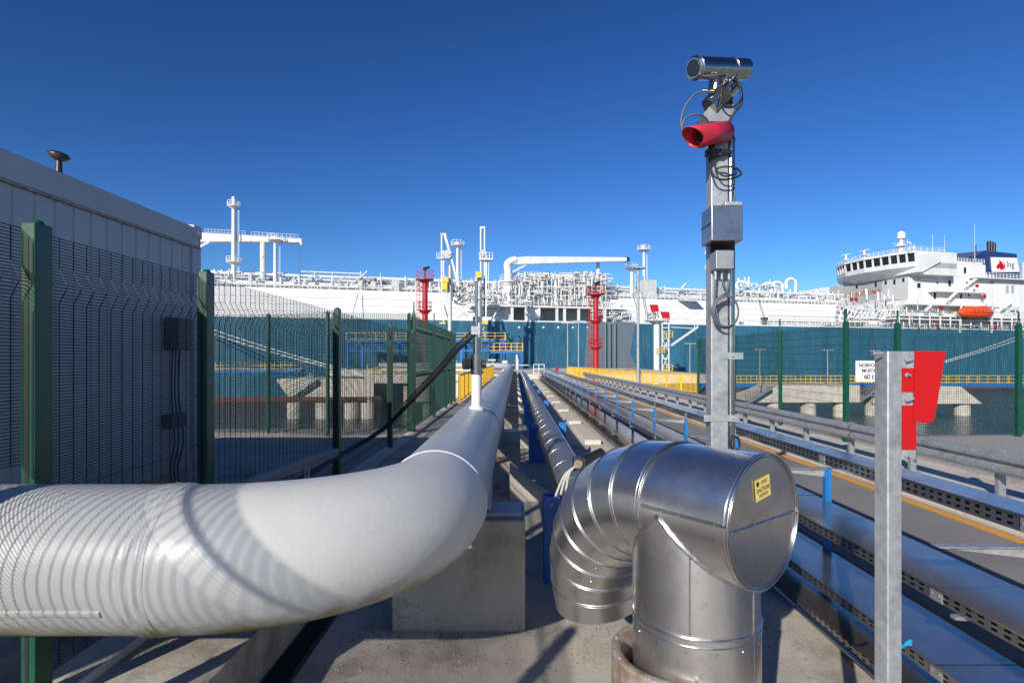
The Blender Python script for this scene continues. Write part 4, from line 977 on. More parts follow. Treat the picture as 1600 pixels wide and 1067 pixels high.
# white mooring tower with red panels
Y_T = 103
def W(u, v, dy=0): return P(u, v, Y_T+dy)
wt = thing('gangway_tower', 'white stair tower with two red square panels on top beside the ship', 'tower', (W(1030, 0).x, Y_T, SEA))
b = MB(); b.tube(W(1026, 600), W(1026, 500), .55, 18); obj('column', b, 'white', wt)
b = MB(); c = W(1026, 502); b.tube(c-V(0, 0, .6), c, .6, 16, 1.5); b.box(c.x-2.0, c.x+1.9, Y_T-1.6, Y_T+1.6, c.z, c.z+.2); obj('head_platform', b, 'sgrey', wt)
railing(wt, (c.x-2.0, Y_T-1.6, c.z+.2), (c.x+1.9, Y_T-1.6, c.z+.2), 1.1, 5, .04, 'white'); railing(wt, (c.x-2.0, Y_T-1.6, c.z+.2), (c.x-2, Y_T+1.6, c.z+.2), 1.1, 4, .04, 'white')
b = MB()
for k in range(30):
    p = W(rd.uniform(1013, 1032), rd.uniform(488, 503), rd.uniform(-1, 1)); b.tube(p, p+V(rd.uniform(-.8, .8), 0, rd.uniform(-.6, .6)), rd.uniform(.05, .16), 6)
obj('winch_gear', b, 'galv_dull', wt, 'stuff')
b = MB()
for u in (1034.5, 1045): 
    for dy in (-1, 1): b.bar(W(u, 600, dy), W(u, 498, dy), .16)
for v in (596, 578, 560, 540, 529, 512): b.bar(W(1034.5, v, -1), W(1045, v, -1), .12); b.bar(W(1034.5, v, 1), W(1045, v, 1), .12)
for (v0, v1) in ((529, 550), (550, 529), (552, 576), (576, 552), (578, 598)): b.bar(W(1034.5, v0, -1), W(1045, v1, -1), .10)
obj('lattice', b, 'white', wt)
b = MB()
for i, (v0, v1) in enumerate(((598, 578), (576, 556), (554, 534), (532, 514))):
    a_ = W(1034, v0, 0); c_ = W(1045, v1, 0)
    if i % 2: a_.x, c_.x = c_.x, a_.x
    for dy in (-.4, .4): b.bar(a_+V(0, dy, 0), c_+V(0, dy, 0), .2, .08)
    for k in range(9): p = a_+(c_-a_)*k/8; b.bar(p-V(0, .4, 0), p+V(0, .4, 0), .2, .04)
obj('stair', b, 'sgrey', wt)
for v, uu in ((524, 1040), (576, 1040), (548, 1028)):
    c = W(uu, v); railing(wt, (c.x-.7, Y_T-1.3, c.z-.4), (c.x+.9, Y_T-1.3, c.z-.4), 1.1, 3, .045, 'yellow')
for u0, u1, v0, v1 in ((1015, 1028, 476, 487), (1032, 1045, 487, 497)):
    b = MB(); b.prism([W(u0, v0, -2.0), W(u1, v0, -2.0), W(u1+2, v1, -2.0), W(u0+3, v1, -2.0)], (0, .1, 0)); obj('red_panel', b, 'red_sign', wt)
b = MB(); b.bar(W(1024, 488), W(1024, 501), .12); b.bar(W(1020, 490), W(1028, 490), .1); b.bar(W(1036, 497), W(1036, 505), .12); b.bar(W(1043, 497), W(1043, 505), .12); obj('panel_frame', b, 'sgrey', wt)
b = MB(); b.bar(W(1048, 540), W(1090, 511, 2), .38, .3); b.bar(W(1046, 511), W(1082, 513, 2), .16); b.bar(W(1090, 513, 2), W(1090, 507, 2), .12); b.bar(W(1085, 514, 2), W(1085, 508, 2), .1); obj('boom', b, 'white', wt)

# dolphins and catwalks over the water
def dolphin(label, poly_uv, y, depth, piles, top=0, stairs=None):
    t = thing('mooring_dolphin', label, 'dolphin', (P(poly_uv[0][0], 0, y).x, y, SEA))
    b = MB(); b.prism([P(u, v, y) for u, v in poly_uv], (0, depth, 0)); obj('cap', b, 'concrete_pale', t, bevel=.05)
    for u in piles:
        x = P(u, 0, y).x; b = MB(); b.tube((x, y+1.2, SEA-1), (x, y+1.2, P(0, 630, y).z), .95, 18); obj('pile', b, 'concrete_pale', t)
    if stairs:
        (u0, v0), (u1, v1) = stairs; a_ = P(u0, v0, y-1); c_ = P(u1, v1, y-1)
        b = MB()
        for h in (0, .6, 1.1): b.bar(a_+V(0, 0, h), c_+V(0, 0, h), .12 if h == 0 else .06, .3 if h == 0 else .06)
        for k in range(12): p = a_+(c_-a_)*k/11; b.bar(p, p+V(0, 0, 1.1), .05); b.bar(p, p+V(0, 1.0, 0), .3, .05)
        obj('stair', b, 'galv_dull', t)
    return t
dolphin('long pale concrete mooring dolphin on round piles left of the load sign', [(1216, 602), (1344, 602), (1344, 629), (1180, 629), (1182, 622)], 74, 8, (1215, 1270, 1322), stairs=((1165, 632), (1206, 606)))
dolphin('concrete mooring dolphin with sloped right side beyond the red marker plate', [(1466, 604), (1502, 604), (1536, 631), (1364, 631), (1366, 622), (1466, 616)], 76, 8, (1372, 1445, 1514), stairs=((1345, 626), (1372, 606)))
dolphin('concrete mooring dolphin seen through the mesh fence at the left', [(430, 592), (584, 592), (584, 620), (450, 620)], 72, 8, (455, 500, 545, 572), stairs=((455, 618), (490, 594)))
b = MB()
dolphin('pale concrete dolphin block left of the yellow walkway railing', [(650, 598), (722, 598), (722, 628), (650, 628)], 58, 6, (672,))
def catwalk(label, u0, u1, vd, y, m='blue', truss=False):
    a_ = P(u0, vd, y); c_ = P(u1, vd, y); t = thing('catwalk', label, 'catwalk', tuple(a_))
    b = MB(); b.box(a_.x, c_.x, y, y+1.5, a_.z-.5, a_.z-.02); obj('girder', b, m, t)
    b = MB(); b.box(a_.x, c_.x, y+.05, y+1.45, a_.z-.018, a_.z+.03); obj('deck', b, 'galv_dull', t)
    n = int((c_.x-a_.x)/1.4)
    railing(t, (a_.x, y+.05, a_.z), (c_.x, y+.05, a_.z), 1.05, n, .03); railing(t, (a_.x, y+1.45, a_.z), (c_.x, y+1.45, a_.z), 1.05, n, .03)
    return t
catwalk('blue catwalk with yellow railings over the water right of the mast', 1095, 1345, 599, 80)
catwalk('blue catwalk with yellow railings reaching the right edge over the water', 1350, 1720, 599, 79)
catwalk('dark blue catwalk behind the left mesh fence in front of the hull', 250, 470, 577, 84)
catwalk('blue catwalk with yellow railings between left dolphin and jetty', 585, 640, 586, 73)
# slender lamp posts
for i, (u, vt, vb, y, lab) in enumerate(((997, 420, 600, 40, 'thick grey lamp post in front of the yellow railing'), (887, 505, 580, 66, 'thin lamp post left of the right red tower'), (904, 502, 585, 62, 'thin lamp post nearest the right red tower'),
        (1078, 537, 600, 76, 'thin lamp post with crossbar right of the white stair tower'), (1187, 546, 604, 74, 'thin lamp post on the dolphin right of the mast'), (1293, 547, 604, 74, 'thin lamp post at the middle of the dolphin near the load sign'), (1367, 548, 604, 78, 'thin lamp post half hidden by the marker post'))):
    t = thing('lamp_post', lab, 'lamp post', (P(u, 0, y).x, y, P(0, vb, y).z), 'slender lamp posts on the jetty'); r_ = .12 if i == 0 else .09
    b = MB(); b.tube(P(u, vb, y), P(u, vt, y), r_, 10, r_*.7); obj('pole', b, 'galv', t)
    c = P(u, vt, y); b = MB()
    if i == 0: b.bar(P(u, 490, y), P(u-7, 462, y), .06); b.box(c.x-.3, c.x+.5, y-.3, y+.3, c.z, c.z+.12)
    else: b.box(c.x-.75, c.x+.75, y-.1, y+.1, c.z-.05, c.z+.08)
    obj('lamp_head', b, 'galv', t)

# ------------------------------------------------------------------ the ship
cS, sS = math.cos(math.atan(.27)), math.sin(math.atan(.27)); SO = 114.
ship = thing('gas_carrier', 'huge blue and white gas carrier moored across the far end of the jetty', 'ship', (0, SO, SEA), rotz=math.atan(.27), local=True)
def S(u, v, t):                  # ship coordinates (along, inboard, height) of a point seen at (u, v) lying t metres inboard
    k = (u-806)/F; s = (k*(SO+cS*t)+sS*t)/(cS-sS*k); y = SO+sS*s+cS*t
    return Vector((s, t, (561-v)/F*y))
def sobj(name, b, m, parent=ship, kind=None, bevel=0, label=None):
    return obj(name, b, m, parent, kind, label, bevel, off=(0, 0, SEA))
HD = 7.5; SB, SE = -92, 178      # deck height, bow and stern
# hull with rounded bow
def outline(z, fl=0):
    pts = []
    for i in range(13):          # bow
        a = math.pi*(i/12)-math.pi/2; pts.append(Vector((SB-34*math.cos(a)*(1+fl), 20+20*math.sin(a), z)))
    pts += [Vector((SE-4, 40, z)), Vector((SE, 36, z)), Vector((SE, 4, z)), Vector((SE-4, 0, z))]
    return pts
b = MB(); b.rings([outline(SEA-2.5, -.1), outline(SEA+.9, -.05)], False); sobj('boot_topping', b, 'boot')
b = MB(); b.rings([outline(SEA+.9, -.05), outline(HD, .05)], False); b.add(outline(HD, .05), [tuple(range(17))]); sobj('hull', b, 'hull')
b = MB()
for s_ in range(-90, 175, 12): b.box(s_, s_+.05, -.02, .01, SEA+1.5, HD)
for z in (-4.2, -.9, 2.4, 5.4): b.box(-90, 174, -.02, .01, z, z+.05)
sobj('plate_seam', b, 'hull', kind='stuff')
b = MB(); b.box(-95, 173, .12, .3, HD, HD+.28); sobj('sheer_strake', b, 'swhite')
b = MB(); rh = random.Random(31)
for k in range(60):
    s_ = rh.uniform(-60, 150); z1 = HD-.02 if k % 2 else rh.uniform(0, 6); L_ = rh.uniform(.8, 4.0); w_ = rh.uniform(.03, .10); b.prism([V(s_-w_, -.015, z1), V(s_+w_, -.015, z1), V(s_+w_*.3, -.015, z1-L_), V(s_-w_*.2, -.015, z1-L_)], (0, .01, 0))
sobj('rust_streak', b, 'hullgrey', kind='stuff')
# grey patch and white discs
gp = [(918, 503), (993, 503), (985, 552), (996, 578), (996, 590), (912, 590), (914, 560)]
b = MB(); b.prism([S(u, v, -.03) for u, v in gp], (0, .04, 0)); sobj('grey_hull_patch', b, 'hullgrey')
for u in (811, 826, 849, 872, 895, 918):
    b = MB(); p = S(u, 511.5, -.02); b.tube(p, p-V(0, .05, 0), .22, 16); sobj('hull_light', b, 'swhite')
for u in (945, 952, 960):
    b = MB(); p = S(u, 503, 0); b.tube(V(p.x, -.35, HD), V(p.x, -.35, SEA), .22, 8); sobj('hull_pipe', b, 'hullgrey')
# trunk deck
sM0 = S(800, 0, 3).x; sM1 = S(955, 0, 3).x; sT1 = S(1318, 0, 3).x; TZ = 13.45
def trunk(s0, s1, e1=0):
    b = MB(); prof = [(3, HD), (5.2, TZ), (34.8, TZ), (37, HD)]
    b.rings([[Vector((s0, t_, z)) for t_, z in prof], [Vector((s1, t_, z)) for t_, z in prof]], False, cap=True); return b
sobj('trunk_deck', trunk(-100, sM0), 'swhite'); sobj('trunk_deck', trunk(sM1, sT1), 'swhite')
b = MB(); b.prism([V(sT1+.01, 3.0, HD), V(sT1+16, 3.0, HD), V(sT1+9, 3.2, 10.0), V(sT1+.01, 5.2, TZ)], (0, 30, 0)); sobj('trunk_end', b, 'swhite')
b = MB(); b.box(sM0, sM1, 8, 34, HD, TZ); sobj('manifold_wall', b, 'swhite')
b = MB()
for z in (8.9, 10.3, 11.7):
    for a_, c_ in ((-100, sM0), (sM1, sT1)): tt = 3+2.2*(z-HD)/(TZ-HD)-.05; b.box(a_, c_, tt, tt+.05, z, z+.07)
sobj('trunk_seam', b, 'sgrey', kind='stuff')
# manifold platform
PZm = S(0+850, 478, .5).z
b = MB(); b.box(sM0-9, sM1+2, .2, 10, PZm-.35, PZm); sobj('manifold_platform', b, 'swhite')
for u in (800, 822, 842, 870, 882, 904, 925, 945):
    b = MB(); p = S(u, 490, .6); b.box(p.x-.25, p.x+.25, .4, .8, HD, PZm-.36); sobj('platform_column', b, 'swhite')
b = MB(); p = S(822, 490, .7); q_ = S(842, 490, .7); b.box(p.x, q_.x, .9, 1.1, HD, PZm-.36); sobj('platform_wall', b, 'swhite')
for (ua, ub, va, vb) in ((714, 736, 478, 500), (736, 714, 478, 500), (781, 768, 478, 500)):
    b = MB(); b.bar(S(ua, va, .6), S(ub, vb, .6), .25); sobj('brace', b, 'swhite')
def srail(p, q, h=1.1, n=20, r=.045, m='swhite', rails=(1, .6, .3)):
    b = MB(); p = Vector(p); q = Vector(q)
    for i in range(n+1): c = p+(q-p)*i/n; b.bar(c, c+V(0, 0, h), r*2)
    for k in rails: b.bar(p+V(0, 0, h*k), q+V(0, 0, h*k), r*1.5)
    sobj('railing', b, m)
srail((-96, .35, HD+.25), (sM0-10, .35, HD+.25), 1.1, 40); srail((sM1+3, .35, HD+.25), (SE-5, .35, HD+.25), 1.1, 90)
srail((-98, 5.4, TZ), (sM0-8, 5.4, TZ), 1.2, 55, .05); srail((sM1, 5.4, TZ), (sT1, 5.4, TZ), 1.2, 60, .05)
srail((sM0-9, .3, PZm), (sM1+2, .3, PZm), 1.2, 24, .05)
# pipe rack on the trunk
rd = random.Random(21)
b = MB()
for (s0_, s1_, v, t_, r_) in ((-100, sM0-2, 0, 9, .30), (-100, sM0, 0, 12, .42), (sM1, sT1+6, 0, 9, .3), (sM1, sT1+8, 0, 12, .42)):
    z = TZ + (2.9 if r_ < .35 else 1.9); b.tube((s0_, t_, z), (s1_, t_, z), r_, 10)
for z, t_, r_ in ((TZ+1.2, 8, .22), (TZ+1.6, 14, .5), (TZ+2.5, 11, .2), (TZ+.8, 7, .15), (TZ+1.9, 16, .45)):
    b.tube((-100, t_, z), (sT1+4, t_, z), r_, 8)
b.tube((-100, 10, TZ+3.3), (S(452, 0, 10).x, 10, TZ+3.3), .18, 8); b.tube((S(470, 0, 10).x, 10, TZ+3.9), (S(566, 0, 10).x, 10, TZ+3.9), .16, 8); b.tube((S(580, 0, 10).x, 10, TZ+3.2), (sM0+2, 10, TZ+3.2), .2, 8)
sobj('deck_pipe', b, 'swhite', kind='stuff')
b = MB(); b2 = MB(); s_ = -98.
while s_ < sT1+2:
    z = TZ+rd.choice((2.2, 3.0, 3.4)); b.bar((s_, 7.5, TZ), (s_, 7.5, z), .2); b.bar((s_, 7.5, TZ+1.4), (s_, 15, TZ+1.4), .22); b.bar((s_, 15, TZ), (s_, 15, TZ+2.3), .2); b.bar((s_, 7.5, z-.2), (s_, 12, z-.2), .15)
    s_ += rd.uniform(2.2, 3.6)
sobj('pipe_support', b, 'swhite', kind='stuff')
for k in range(620):
    u = rd.uniform(335, 1330) if k % 3 else rd.uniform(560, 960); s_ = S(u, 0, 9).x; t_ = rd.uniform(6.5, 15); z = TZ+rd.uniform(.2, 2.6 if u > 960 else 2.9); L = rd.uniform(.4, 2.6); r_ = rd.uniform(.07, .26)
    d_ = rd.choice(((1, 0, 0), (0, 0, 1), (0, 0, 1), (.7, 0, .7), (.5, 0, -.8)))
    p = V(s_, t_, z); q_ = p+Vector(d_)*L; bb = b2
    if q_.z > TZ+4 or q_.z < TZ: q_.z = TZ+rd.uniform(0, 2)
    bb.tube(p, q_, r_, 6)
    if k % 9 == 0: b2.box(s_-.5, s_+.5, t_-.4, t_+.4, z-.5, z+.5)
    if k % 5 == 0: b2.tube(V(s_, t_, z+.2), V(s_, t_-.7, z+.2), rd.uniform(.2, .4), 10)
sobj('deck_fittings', b2, 'sgrey', kind='stuff')
b = MB()
for u0, u1 in ((612, 623), (1006, 1026), (559, 566)):
    b = MB(); p = S(u0, 457, 6); q_ = S(u1, 438, 6); b.box(p.x, q_.x, 6, 8, TZ, q_.z); sobj('deck_locker', b, 'sgrey')
# white loop pipes towards the bridge
for u in (1168, 1205, 1222, 1243):
    b = MB(); p = S(u, 452, 10); h = rd.uniform(1.4, 2.7); L = rd.uniform(1.6, 3.0)
    b.path(smoothpts([p+V(-L, 0, 0), p+V(-L, 0, h*.7), p+V(-L*.5, 0, h), p+V(0, 0, h*.7), p, p+V(0, 0, -1.5)], 5), .42, 10); sobj('loop_pipe', b, 'swhite')
b = MB()
for k in range(240):
    u = rd.uniform(1150, 1215) if k % 2 else rd.uniform(1150, 1330); p = S(u, 0, rd.uniform(8, 14)); z = TZ+rd.uniform(.5, 5.4 if u < 1215 else 3.2); p.z = z; d_ = rd.choice(((1, 0, 0), (0, 0, 1), (0, 1, 0))); b.tube(p, p+Vector(d_)*rd.uniform(.5, 1.8), rd.uniform(.06, .25), 6)
sobj('regas_equipment', b, 'swhite', kind='stuff')
# manifold gear: tall risers and clutter
for u in (826, 847, 869, 891, 913):
    b = MB(); p = S(u, 477, 4); q_ = S(u, 438, 4); b.tube(p, q_, .55, 16); b.tube(q_, q_+V(0, 0, .3), .3, 12); b.tube(V(p.x, 4, (p.z+q_.z)/2), V(p.x, 4, (p.z+q_.z)/2+.4), .72, 16); b.tube(V(p.x, 4, q_.z-.6), V(p.x, 4, q_.z-.45), .7, 16); sobj('vaporiser_riser', b, 'swhite')
b = MB(); b2 = MB()
for k in range(900):
    u = rd.uniform(805, 945); v = rd.uniform(426, 476); t_ = rd.uniform(2, 9); p = S(u, v, t_); d_ = rd.choice(((1, 0, 0), (0, 0, 1), (0, 0, 1), (1, 0, 0), (0, 1, 0))); q_ = p+Vector(d_)*rd.uniform(.5, 2.6)
    if q_.z > S(u, 424, t_).z: q_.z = p.z-.8
    (b if k % 3 else b2).tube(p, q_, rd.uniform(.05, .2), 6)
    if k % 14 == 0: b2.tube(p, p-V(0, .4, 0), rd.uniform(.25, .45), 10)
for u in range(806, 948, 7):
    p = S(u, 477, 3); q_ = S(u, rd.uniform(430, 442), 3); b.bar(p, q_, .14)
for v in (436, 448, 462): b.bar(S(805, v, 3), S(948, v, 3), .16)
for k in range(240):
    u = rd.uniform(715, 800); v = rd.uniform(448, 478); p = S(u, v, rd.uniform(1, 6)); d_ = rd.choice(((1, 0, 0), (0, 0, 1), (0, 1, 0))); b.tube(p, p+Vector(d_)*rd.uniform(.4, 1.8), rd.uniform(.05, .18), 6)
sobj('manifold_piping', b, 'swhite', kind='stuff'); sobj('manifold_valves', b2, 'sgrey', kind='stuff')
b = MB()
for k in range(120):
    u = rd.uniform(935, 975); v = rd.uniform(480, 502); p = S(u, v, rd.uniform(.3, 2)); b.tube(p, p+Vector(rd.choice(((1, 0, 0), (0, 0, 1))))*rd.uniform(.4, 1.6), rd.uniform(.04, .13), 5)
sobj('side_ladder', b, 'swhite', kind='stuff')
# crane amidships
b = MB(); p = S(794, 492, 3.5); q_ = S(794, 418, 3.5); b.tube(V(p.x, 3.5, HD), V(p.x, 3.5, S(0+794, 440, 3.5).z), 1.0, 22); b.tube(V(p.x, 3.5, S(794, 440, 3.5).z), V(p.x, 3.5, S(794, 424, 3.5).z), .85, 22, .8); sobj('crane_pedestal', b, 'swhite')
b = MB(); z = S(794, 440, 3.5).z; b.tube(V(p.x, 3.5, z-.15), V(p.x, 3.5, z+.1), 1.8, 22); b.tube(V(p.x, 3.5, z-1.0), V(p.x, 3.5, z-.15), 1.0, 22, 1.6)
for h in (.6, 1.2): b.path([V(p.x+1.75*math.cos(a), 3.5+1.75*math.sin(a), z+h) for a in [2*math.pi*i/16 for i in range(16)]], .05, 5, True)
for i in range(12): a = 2*math.pi*i/12; b.bar(V(p.x+1.75*math.cos(a), 3.5+1.75*math.sin(a), z), V(p.x+1.75*math.cos(a), 3.5+1.75*math.sin(a), z+1.2), .07)
sobj('crane_platform', b, 'swhite')
b = MB(); b.path(smoothpts([S(794, 424, 3.5), S(793, 414, 3.5), S(797, 409, 3.5), S(806, 406, 3.5)], 4), .8, 14); sobj('crane_house', b, 'swhite')
b = MB(); t0 = 3.0
lo = [S(797, 410, t0), S(980, 406.5, t0)]; hi = [S(815, 401, t0), S(983, 402, t0)]
b.prism([S(796, 412, t0), S(812, 413, t0), S(981, 408, t0), S(984, 405.5, t0), S(981, 402, t0), S(822, 400.5, t0), S(804, 402.5, t0)], (0, 1.0, 0)); sobj('crane_boom', b, 'swhite', bevel=.06)
b = MB(); b.prism([S(979, 401, t0-.05), S(984, 403, t0-.05), S(984, 408, t0-.05), S(980, 409, t0-.05)], (0, 1.1, 0)); sobj('boom_tip', b, 'steelblack')
b = MB(); b.bar(S(799, 426, 3.4), S(823, 413, 3.4), .3); sobj('luffing_ram', b, 'swhite')
b = MB(); b.prism([S(801, 427, 5), S(925, 429, 5), S(940, 432, 5), S(925, 436, 5), S(801, 431, 5)], (0, 1.2, 0)); sobj('lower_boom', b, 'swhite', bevel=.05)
b = MB(); b.tube(S(935, 458, 5), S(935, 408, 5), .3, 12); b.tube(S(932, 458, 5), S(932, 410, 5), .08, 6); sobj('boom_rest', b, 'swhite')
# mooring masts
def mast(u, vt, vb, t_, r_, plat=((0, 1.2),), nm='mast'):
    b = MB(); p = S(u, vb, t_); q_ = S(u, vt, t_); p.x = q_.x; b.tube(p, q_, r_, 14, r_*.8)
    for (dz, pr) in plat:
        c = q_-V(0, 0, dz); b.tube(c-V(0, 0, .5), c, r_, 14, pr); b.tube(c, c+V(0, 0, .12), pr, 14)
        for h in (.5, 1.0): b.path([c+V(pr*math.cos(a), pr*math.sin(a), h) for a in [2*math.pi*i/12 for i in range(12)]], .05, 5, True)
        for i in range(10): a = 2*math.pi*i/10; b.bar(c+V(pr*math.cos(a), pr*math.sin(a), 0), c+V(pr*math.cos(a), pr*math.sin(a), 1.0), .07)
    for dx in (.55, .85): b.bar(V(p.x+r_+dx*.6, t_, p.z), V(q_.x+r_+dx*.6, t_, q_.z-1), .06)
    k = 0
    while p.z+k*.5 < q_.z-1: b.bar(V(p.x+r_+.33, t_, p.z+k*.5), V(p.x+r_+.51, t_, p.z+k*.5), .05); k += 1
    sobj(nm, b, 'swhite')
mast(365, 308, 458, 8, .42, ((1.8, 1.1), (12.4, 1.3)), 'vent_mast')
mast(430, 376, 458, 8, .36, ((0, 1.4),), 'post_mast')
mast(715, 384, 458, 9, .35, ((.0, 1.4),), 'post_mast')
mast(1006, 391, 458, 9, .34, ((0, 1.5),), 'post_mast')
mast(987, 420, 465, 6, .42, ((0, 1.4),), 'post_mast')
mast(1107, 398, 458, 9, .25, ((0, .8), (3.5, .8)), 'post_mast')
b = MB()
for u, v in ((715, 381), (1005, 387), (430, 372), (1396, 366)):
    if u < 1300: p = S(u, v, 9); b.sphere(p, .55)
sobj('radar_dome', b, 'swhite')
b = MB(); b.tube(S(411, 458, 9), S(411, 378, 9), .55, 16); sobj('gantry_leg', b, 'swhite')
b = MB(); t0 = 8.4; b.prism([S(290, 378, t0), S(380, 377.5, t0), S(470, 379, t0), S(470, 373, t0), S(380, 367, t0), S(316, 363.5, t0), S(290, 364, t0)], (0, 1.4, 0)); sobj('gantry_boom', b, 'swhite', bevel=.05)
b = MB(); b.prism([S(466, 372, t0-.1), S(471, 373, t0-.1), S(472, 382, t0-.1), S(469, 383, t0-.1)], (0, 1.6, 0)); b.bar(S(327, 378, t0), S(300, 392, t0), .4); sobj('gantry_hook', b, 'swhite')
b = MB()
for (u0, u1, v0, v1) in ((320, 383, 358, 361), (392, 466, 362, 367)):
    for i in range(13): p = S(u0+(u1-u0)*i/12, v0+(v1-v0)*i/12, t0); b.bar(p, p-V(0, 0, 1.1), .05)
    b.bar(S(u0, v0, t0), S(u1, v1, t0), .06); b.bar(S(u0, v0+4, t0), S(u1, v1+4, t0), .05)
sobj('gantry_railing', b, 'swhite')
b = MB()
for u in (466, 470): b.bar(S(u, 382, t0), S(u, 440, t0), .05)
b.bar(S(411, 400, t0), S(385, 438, t0), .04); b.bar(S(1003, 456, 4), S(1013, 512, 0), .1); b.bar(S(1185, 466, 4), S(1197, 502, 0), .08); b.bar(S(560, 457, 4), S(549, 497, 0), .1)
sobj('rope', b, 'cable', kind='stuff')
for u, v in ((1075, 466), (640, 460), (560, 460)):
    b = MB(); p = S(u, v, 3.5); b.prism([V(p.x-2.4, 4.2, p.z), V(p.x+2.4, 4.2, p.z), V(p.x+1.8, 1.2, p.z-.5), V(p.x-1.8, 1.2, p.z-.5)], (0, 0, .15))
    if u == 1075: sobj('side_shelf', b, 'swhite')
    p = S(u, v+6, 3.5)
# green deck gear low on the deck
b = MB()
for u, w_, h in ((1196, 1.2, 2.1), (1340, 3.2, 1.3), (1296, 1.0, .8), (1382, 2.2, .5), (1160, .6, 1.0), (1455, 1.4, .5)):
    p = S(u, 510, 1.5); b.box(p.x-w_/2, p.x+w_/2, 1.4, 2.4, HD, HD+h)
sobj('mooring_winch', b, 'green')
b = MB(); p = S(1200, 500, 1.6); q_ = S(1345, 503, 1.6)
for z in (HD+1.7, HD+2.4): b.box(p.x, q_.x, 1.5, 1.7, z, z+.12)
for k in range(40): s_ = p.x+(q_.x-p.x)*k/39; b.bar((s_, 1.6, HD+1.7), (s_, 1.6, HD+2.4), .08)
for k in range(8): s_ = p.x+(q_.x-p.x)*k/7; b.bar((s_, 1.6, HD), (s_, 1.6, HD+1.7), .18)
sobj('cargo_net_rail', b, 'sgrey', kind='stuff')

# superstructure -----------------------------------------------------------
N0 = 2.0
sF = S(1419, 0, N0).x                       # front wall station
zBr = S(1419, 432, N0).z; zR = S(1428, 399, N0).z
def zz(v, u=1480, t_=N0): return S(u, v, t_).z
tF = 27.0
b = MB(); b.box(sF, sF+44, N0, 38, HD, zz(432)); sobj('accommodation_block', b, 'swhite')
# tiers: decks stepping towards the ship's side
def tier(name, u0, u1, vtop, vbot, t0, m='swhite', depth=30):
    a_ = S(u0, vtop, t0); c_ = S(u1, vbot, t0); zt = S((u0+u1)/2, vtop, t0).z; zb = S((u0+u1)/2, vbot, t0).z
    b = MB(); b.box(a_.x, c_.x, t0, t0+depth, zb, zt); return sobj(name, b, m, bevel=.04)
tier('upper_house', 1464, 1540, 412, 433, 3.0)
tier('middle_house', 1424, 1556, 433, 480, 1.6)
tier('aft_house', 1556, 1680, 440, 505, 1.4)
tier('lower_house', 1426, 1560, 480, 520, 3.2)
tier('crown_house', 1475, 1536, 409, 412, 3.2)
for (u0, u1, v, t0, dp) in ((1462, 1545, 455, -.6, 3), (1420, 1560, 476, -.9, 3.5), (1525, 1610, 434, -.3, 5), (1400, 1600, 494, -.9, 3), (1395, 1600, 499, -.9, 3)):
    a_ = S(u0, v, t0); c_ = S(u1, v, t0); z = S((u0+u1)/2, v, t0).z; b = MB(); b.box(a_.x, c_.x, t0, t0+dp, z-.3, z); sobj('deck_ledge', b, 'swhite', bevel=.04)
    if v != 499: srail((a_.x, t0+.05, z), (c_.x, t0+.05, z), 1.1, 16, .05)
b = MB()
for u in range(1405, 1600, 16): p = S(u, 500, -.8); b.bar(V(p.x, -.8, HD+.3), V(p.x, -.8, S(u, 494, -.8).z), .22)
sobj('deck_stanchion', b, 'swhite', kind='stuff')
# near bridge wing with raked underside
b = MB(); a_ = S(1424, 408, 0); c_ = S(1471, 399, -1.2)
s0_, s1_ = sF+.0, S(1471, 0, -1.5).x; zt = zz(398, 1450, 0); zb = zz(410, 1460, 0)
b.prism([V(s0_-1, -1.5, zt), V(s1_, -1.5, zt), V(s1_, -1.5, zb), V(s1_-6, -1.5, zb-2.9), V(s0_-1, -1.5, zb-2.9)], (0, 12, 0)); sobj('bridge_wing', b, 'swhite', bevel=.05)
# bridge window band across the ship, raked
zt = zR
BP = [(-1.0, -1.2), (4.5, -3.0), (11, -4.0), (18, -3.2), (23.5, -.2), (28.5, 4.5)]      # (inboard, forward of the front wall)
b = MB(); b.prism([V(sF+ds-.5, t_, zt) for t_, ds in BP]+[V(sF+12, 28.5, zt), V(sF+12, -1, zt)], (0, 0, .5)); sobj('bridge_roof', b, 'swhite')
b = MB(); b.prism([V(sF+ds+.5, t_, zt-3.5) for t_, ds in BP]+[V(sF+12, 28.5, zt-3.5), V(sF+12, -1, zt-3.5)], (0, 0, 3.45))
lo = [V(sF+max(ds+2.6, -.2), t_, zt-5.2) for t_, ds in BP]; hi = [V(sF+ds-.05, t_, zt-3.3) for t_, ds in BP]; h2 = [V(sF+ds-.25, t_, zt-2.15) for t_, ds in BP]; h3 = [V(sF+ds+.5, t_, zt-2.15) for t_, ds in BP]
b.rings([lo, hi, h2, h3], False); b.add([lo[0], hi[0], h2[0], h3[0], V(sF+12, -1, zt-2.15), V(sF+12, -1, zt-5.2)], [(0, 1, 2, 3, 4, 5)]); b.add(lo+[V(sF+12, 28.5, zt-5.2), V(sF+12, -1, zt-5.2)], [tuple(range(8))]); sobj('bridge_front', b, 'swhite')
for (t0_, d0), (t1_, d1) in zip(BP[:-1], BP[1:]):
    nw = 3 if t1_-t0_ > 5.2 else 2; pa = V(sF+d0, t0_, 0); pb = V(sF+d1, t1_, 0)
    for k in range(nw):
        qa = pa+(pb-pa)*((k+.09)/nw); qb = pa+(pb-pa)*((k+.91)/nw)
        b = MB(); b.add([qa+V(-.02, 0, zt-.2), qb+V(-.02, 0, zt-.2), qb+V(.3, 0, zt-2.15), qa+V(.3, 0, zt-2.15)], [(0, 1, 2, 3)]); sobj('bridge_window', b, 'swin')
        qm = pa+(pb-pa)*(k/nw); b = MB(); b.bar(qm+V(-.1, 0, zt), qm+V(.12, 0, zt-2.2), .34, .34); sobj('window_mullion', b, 'swhite')
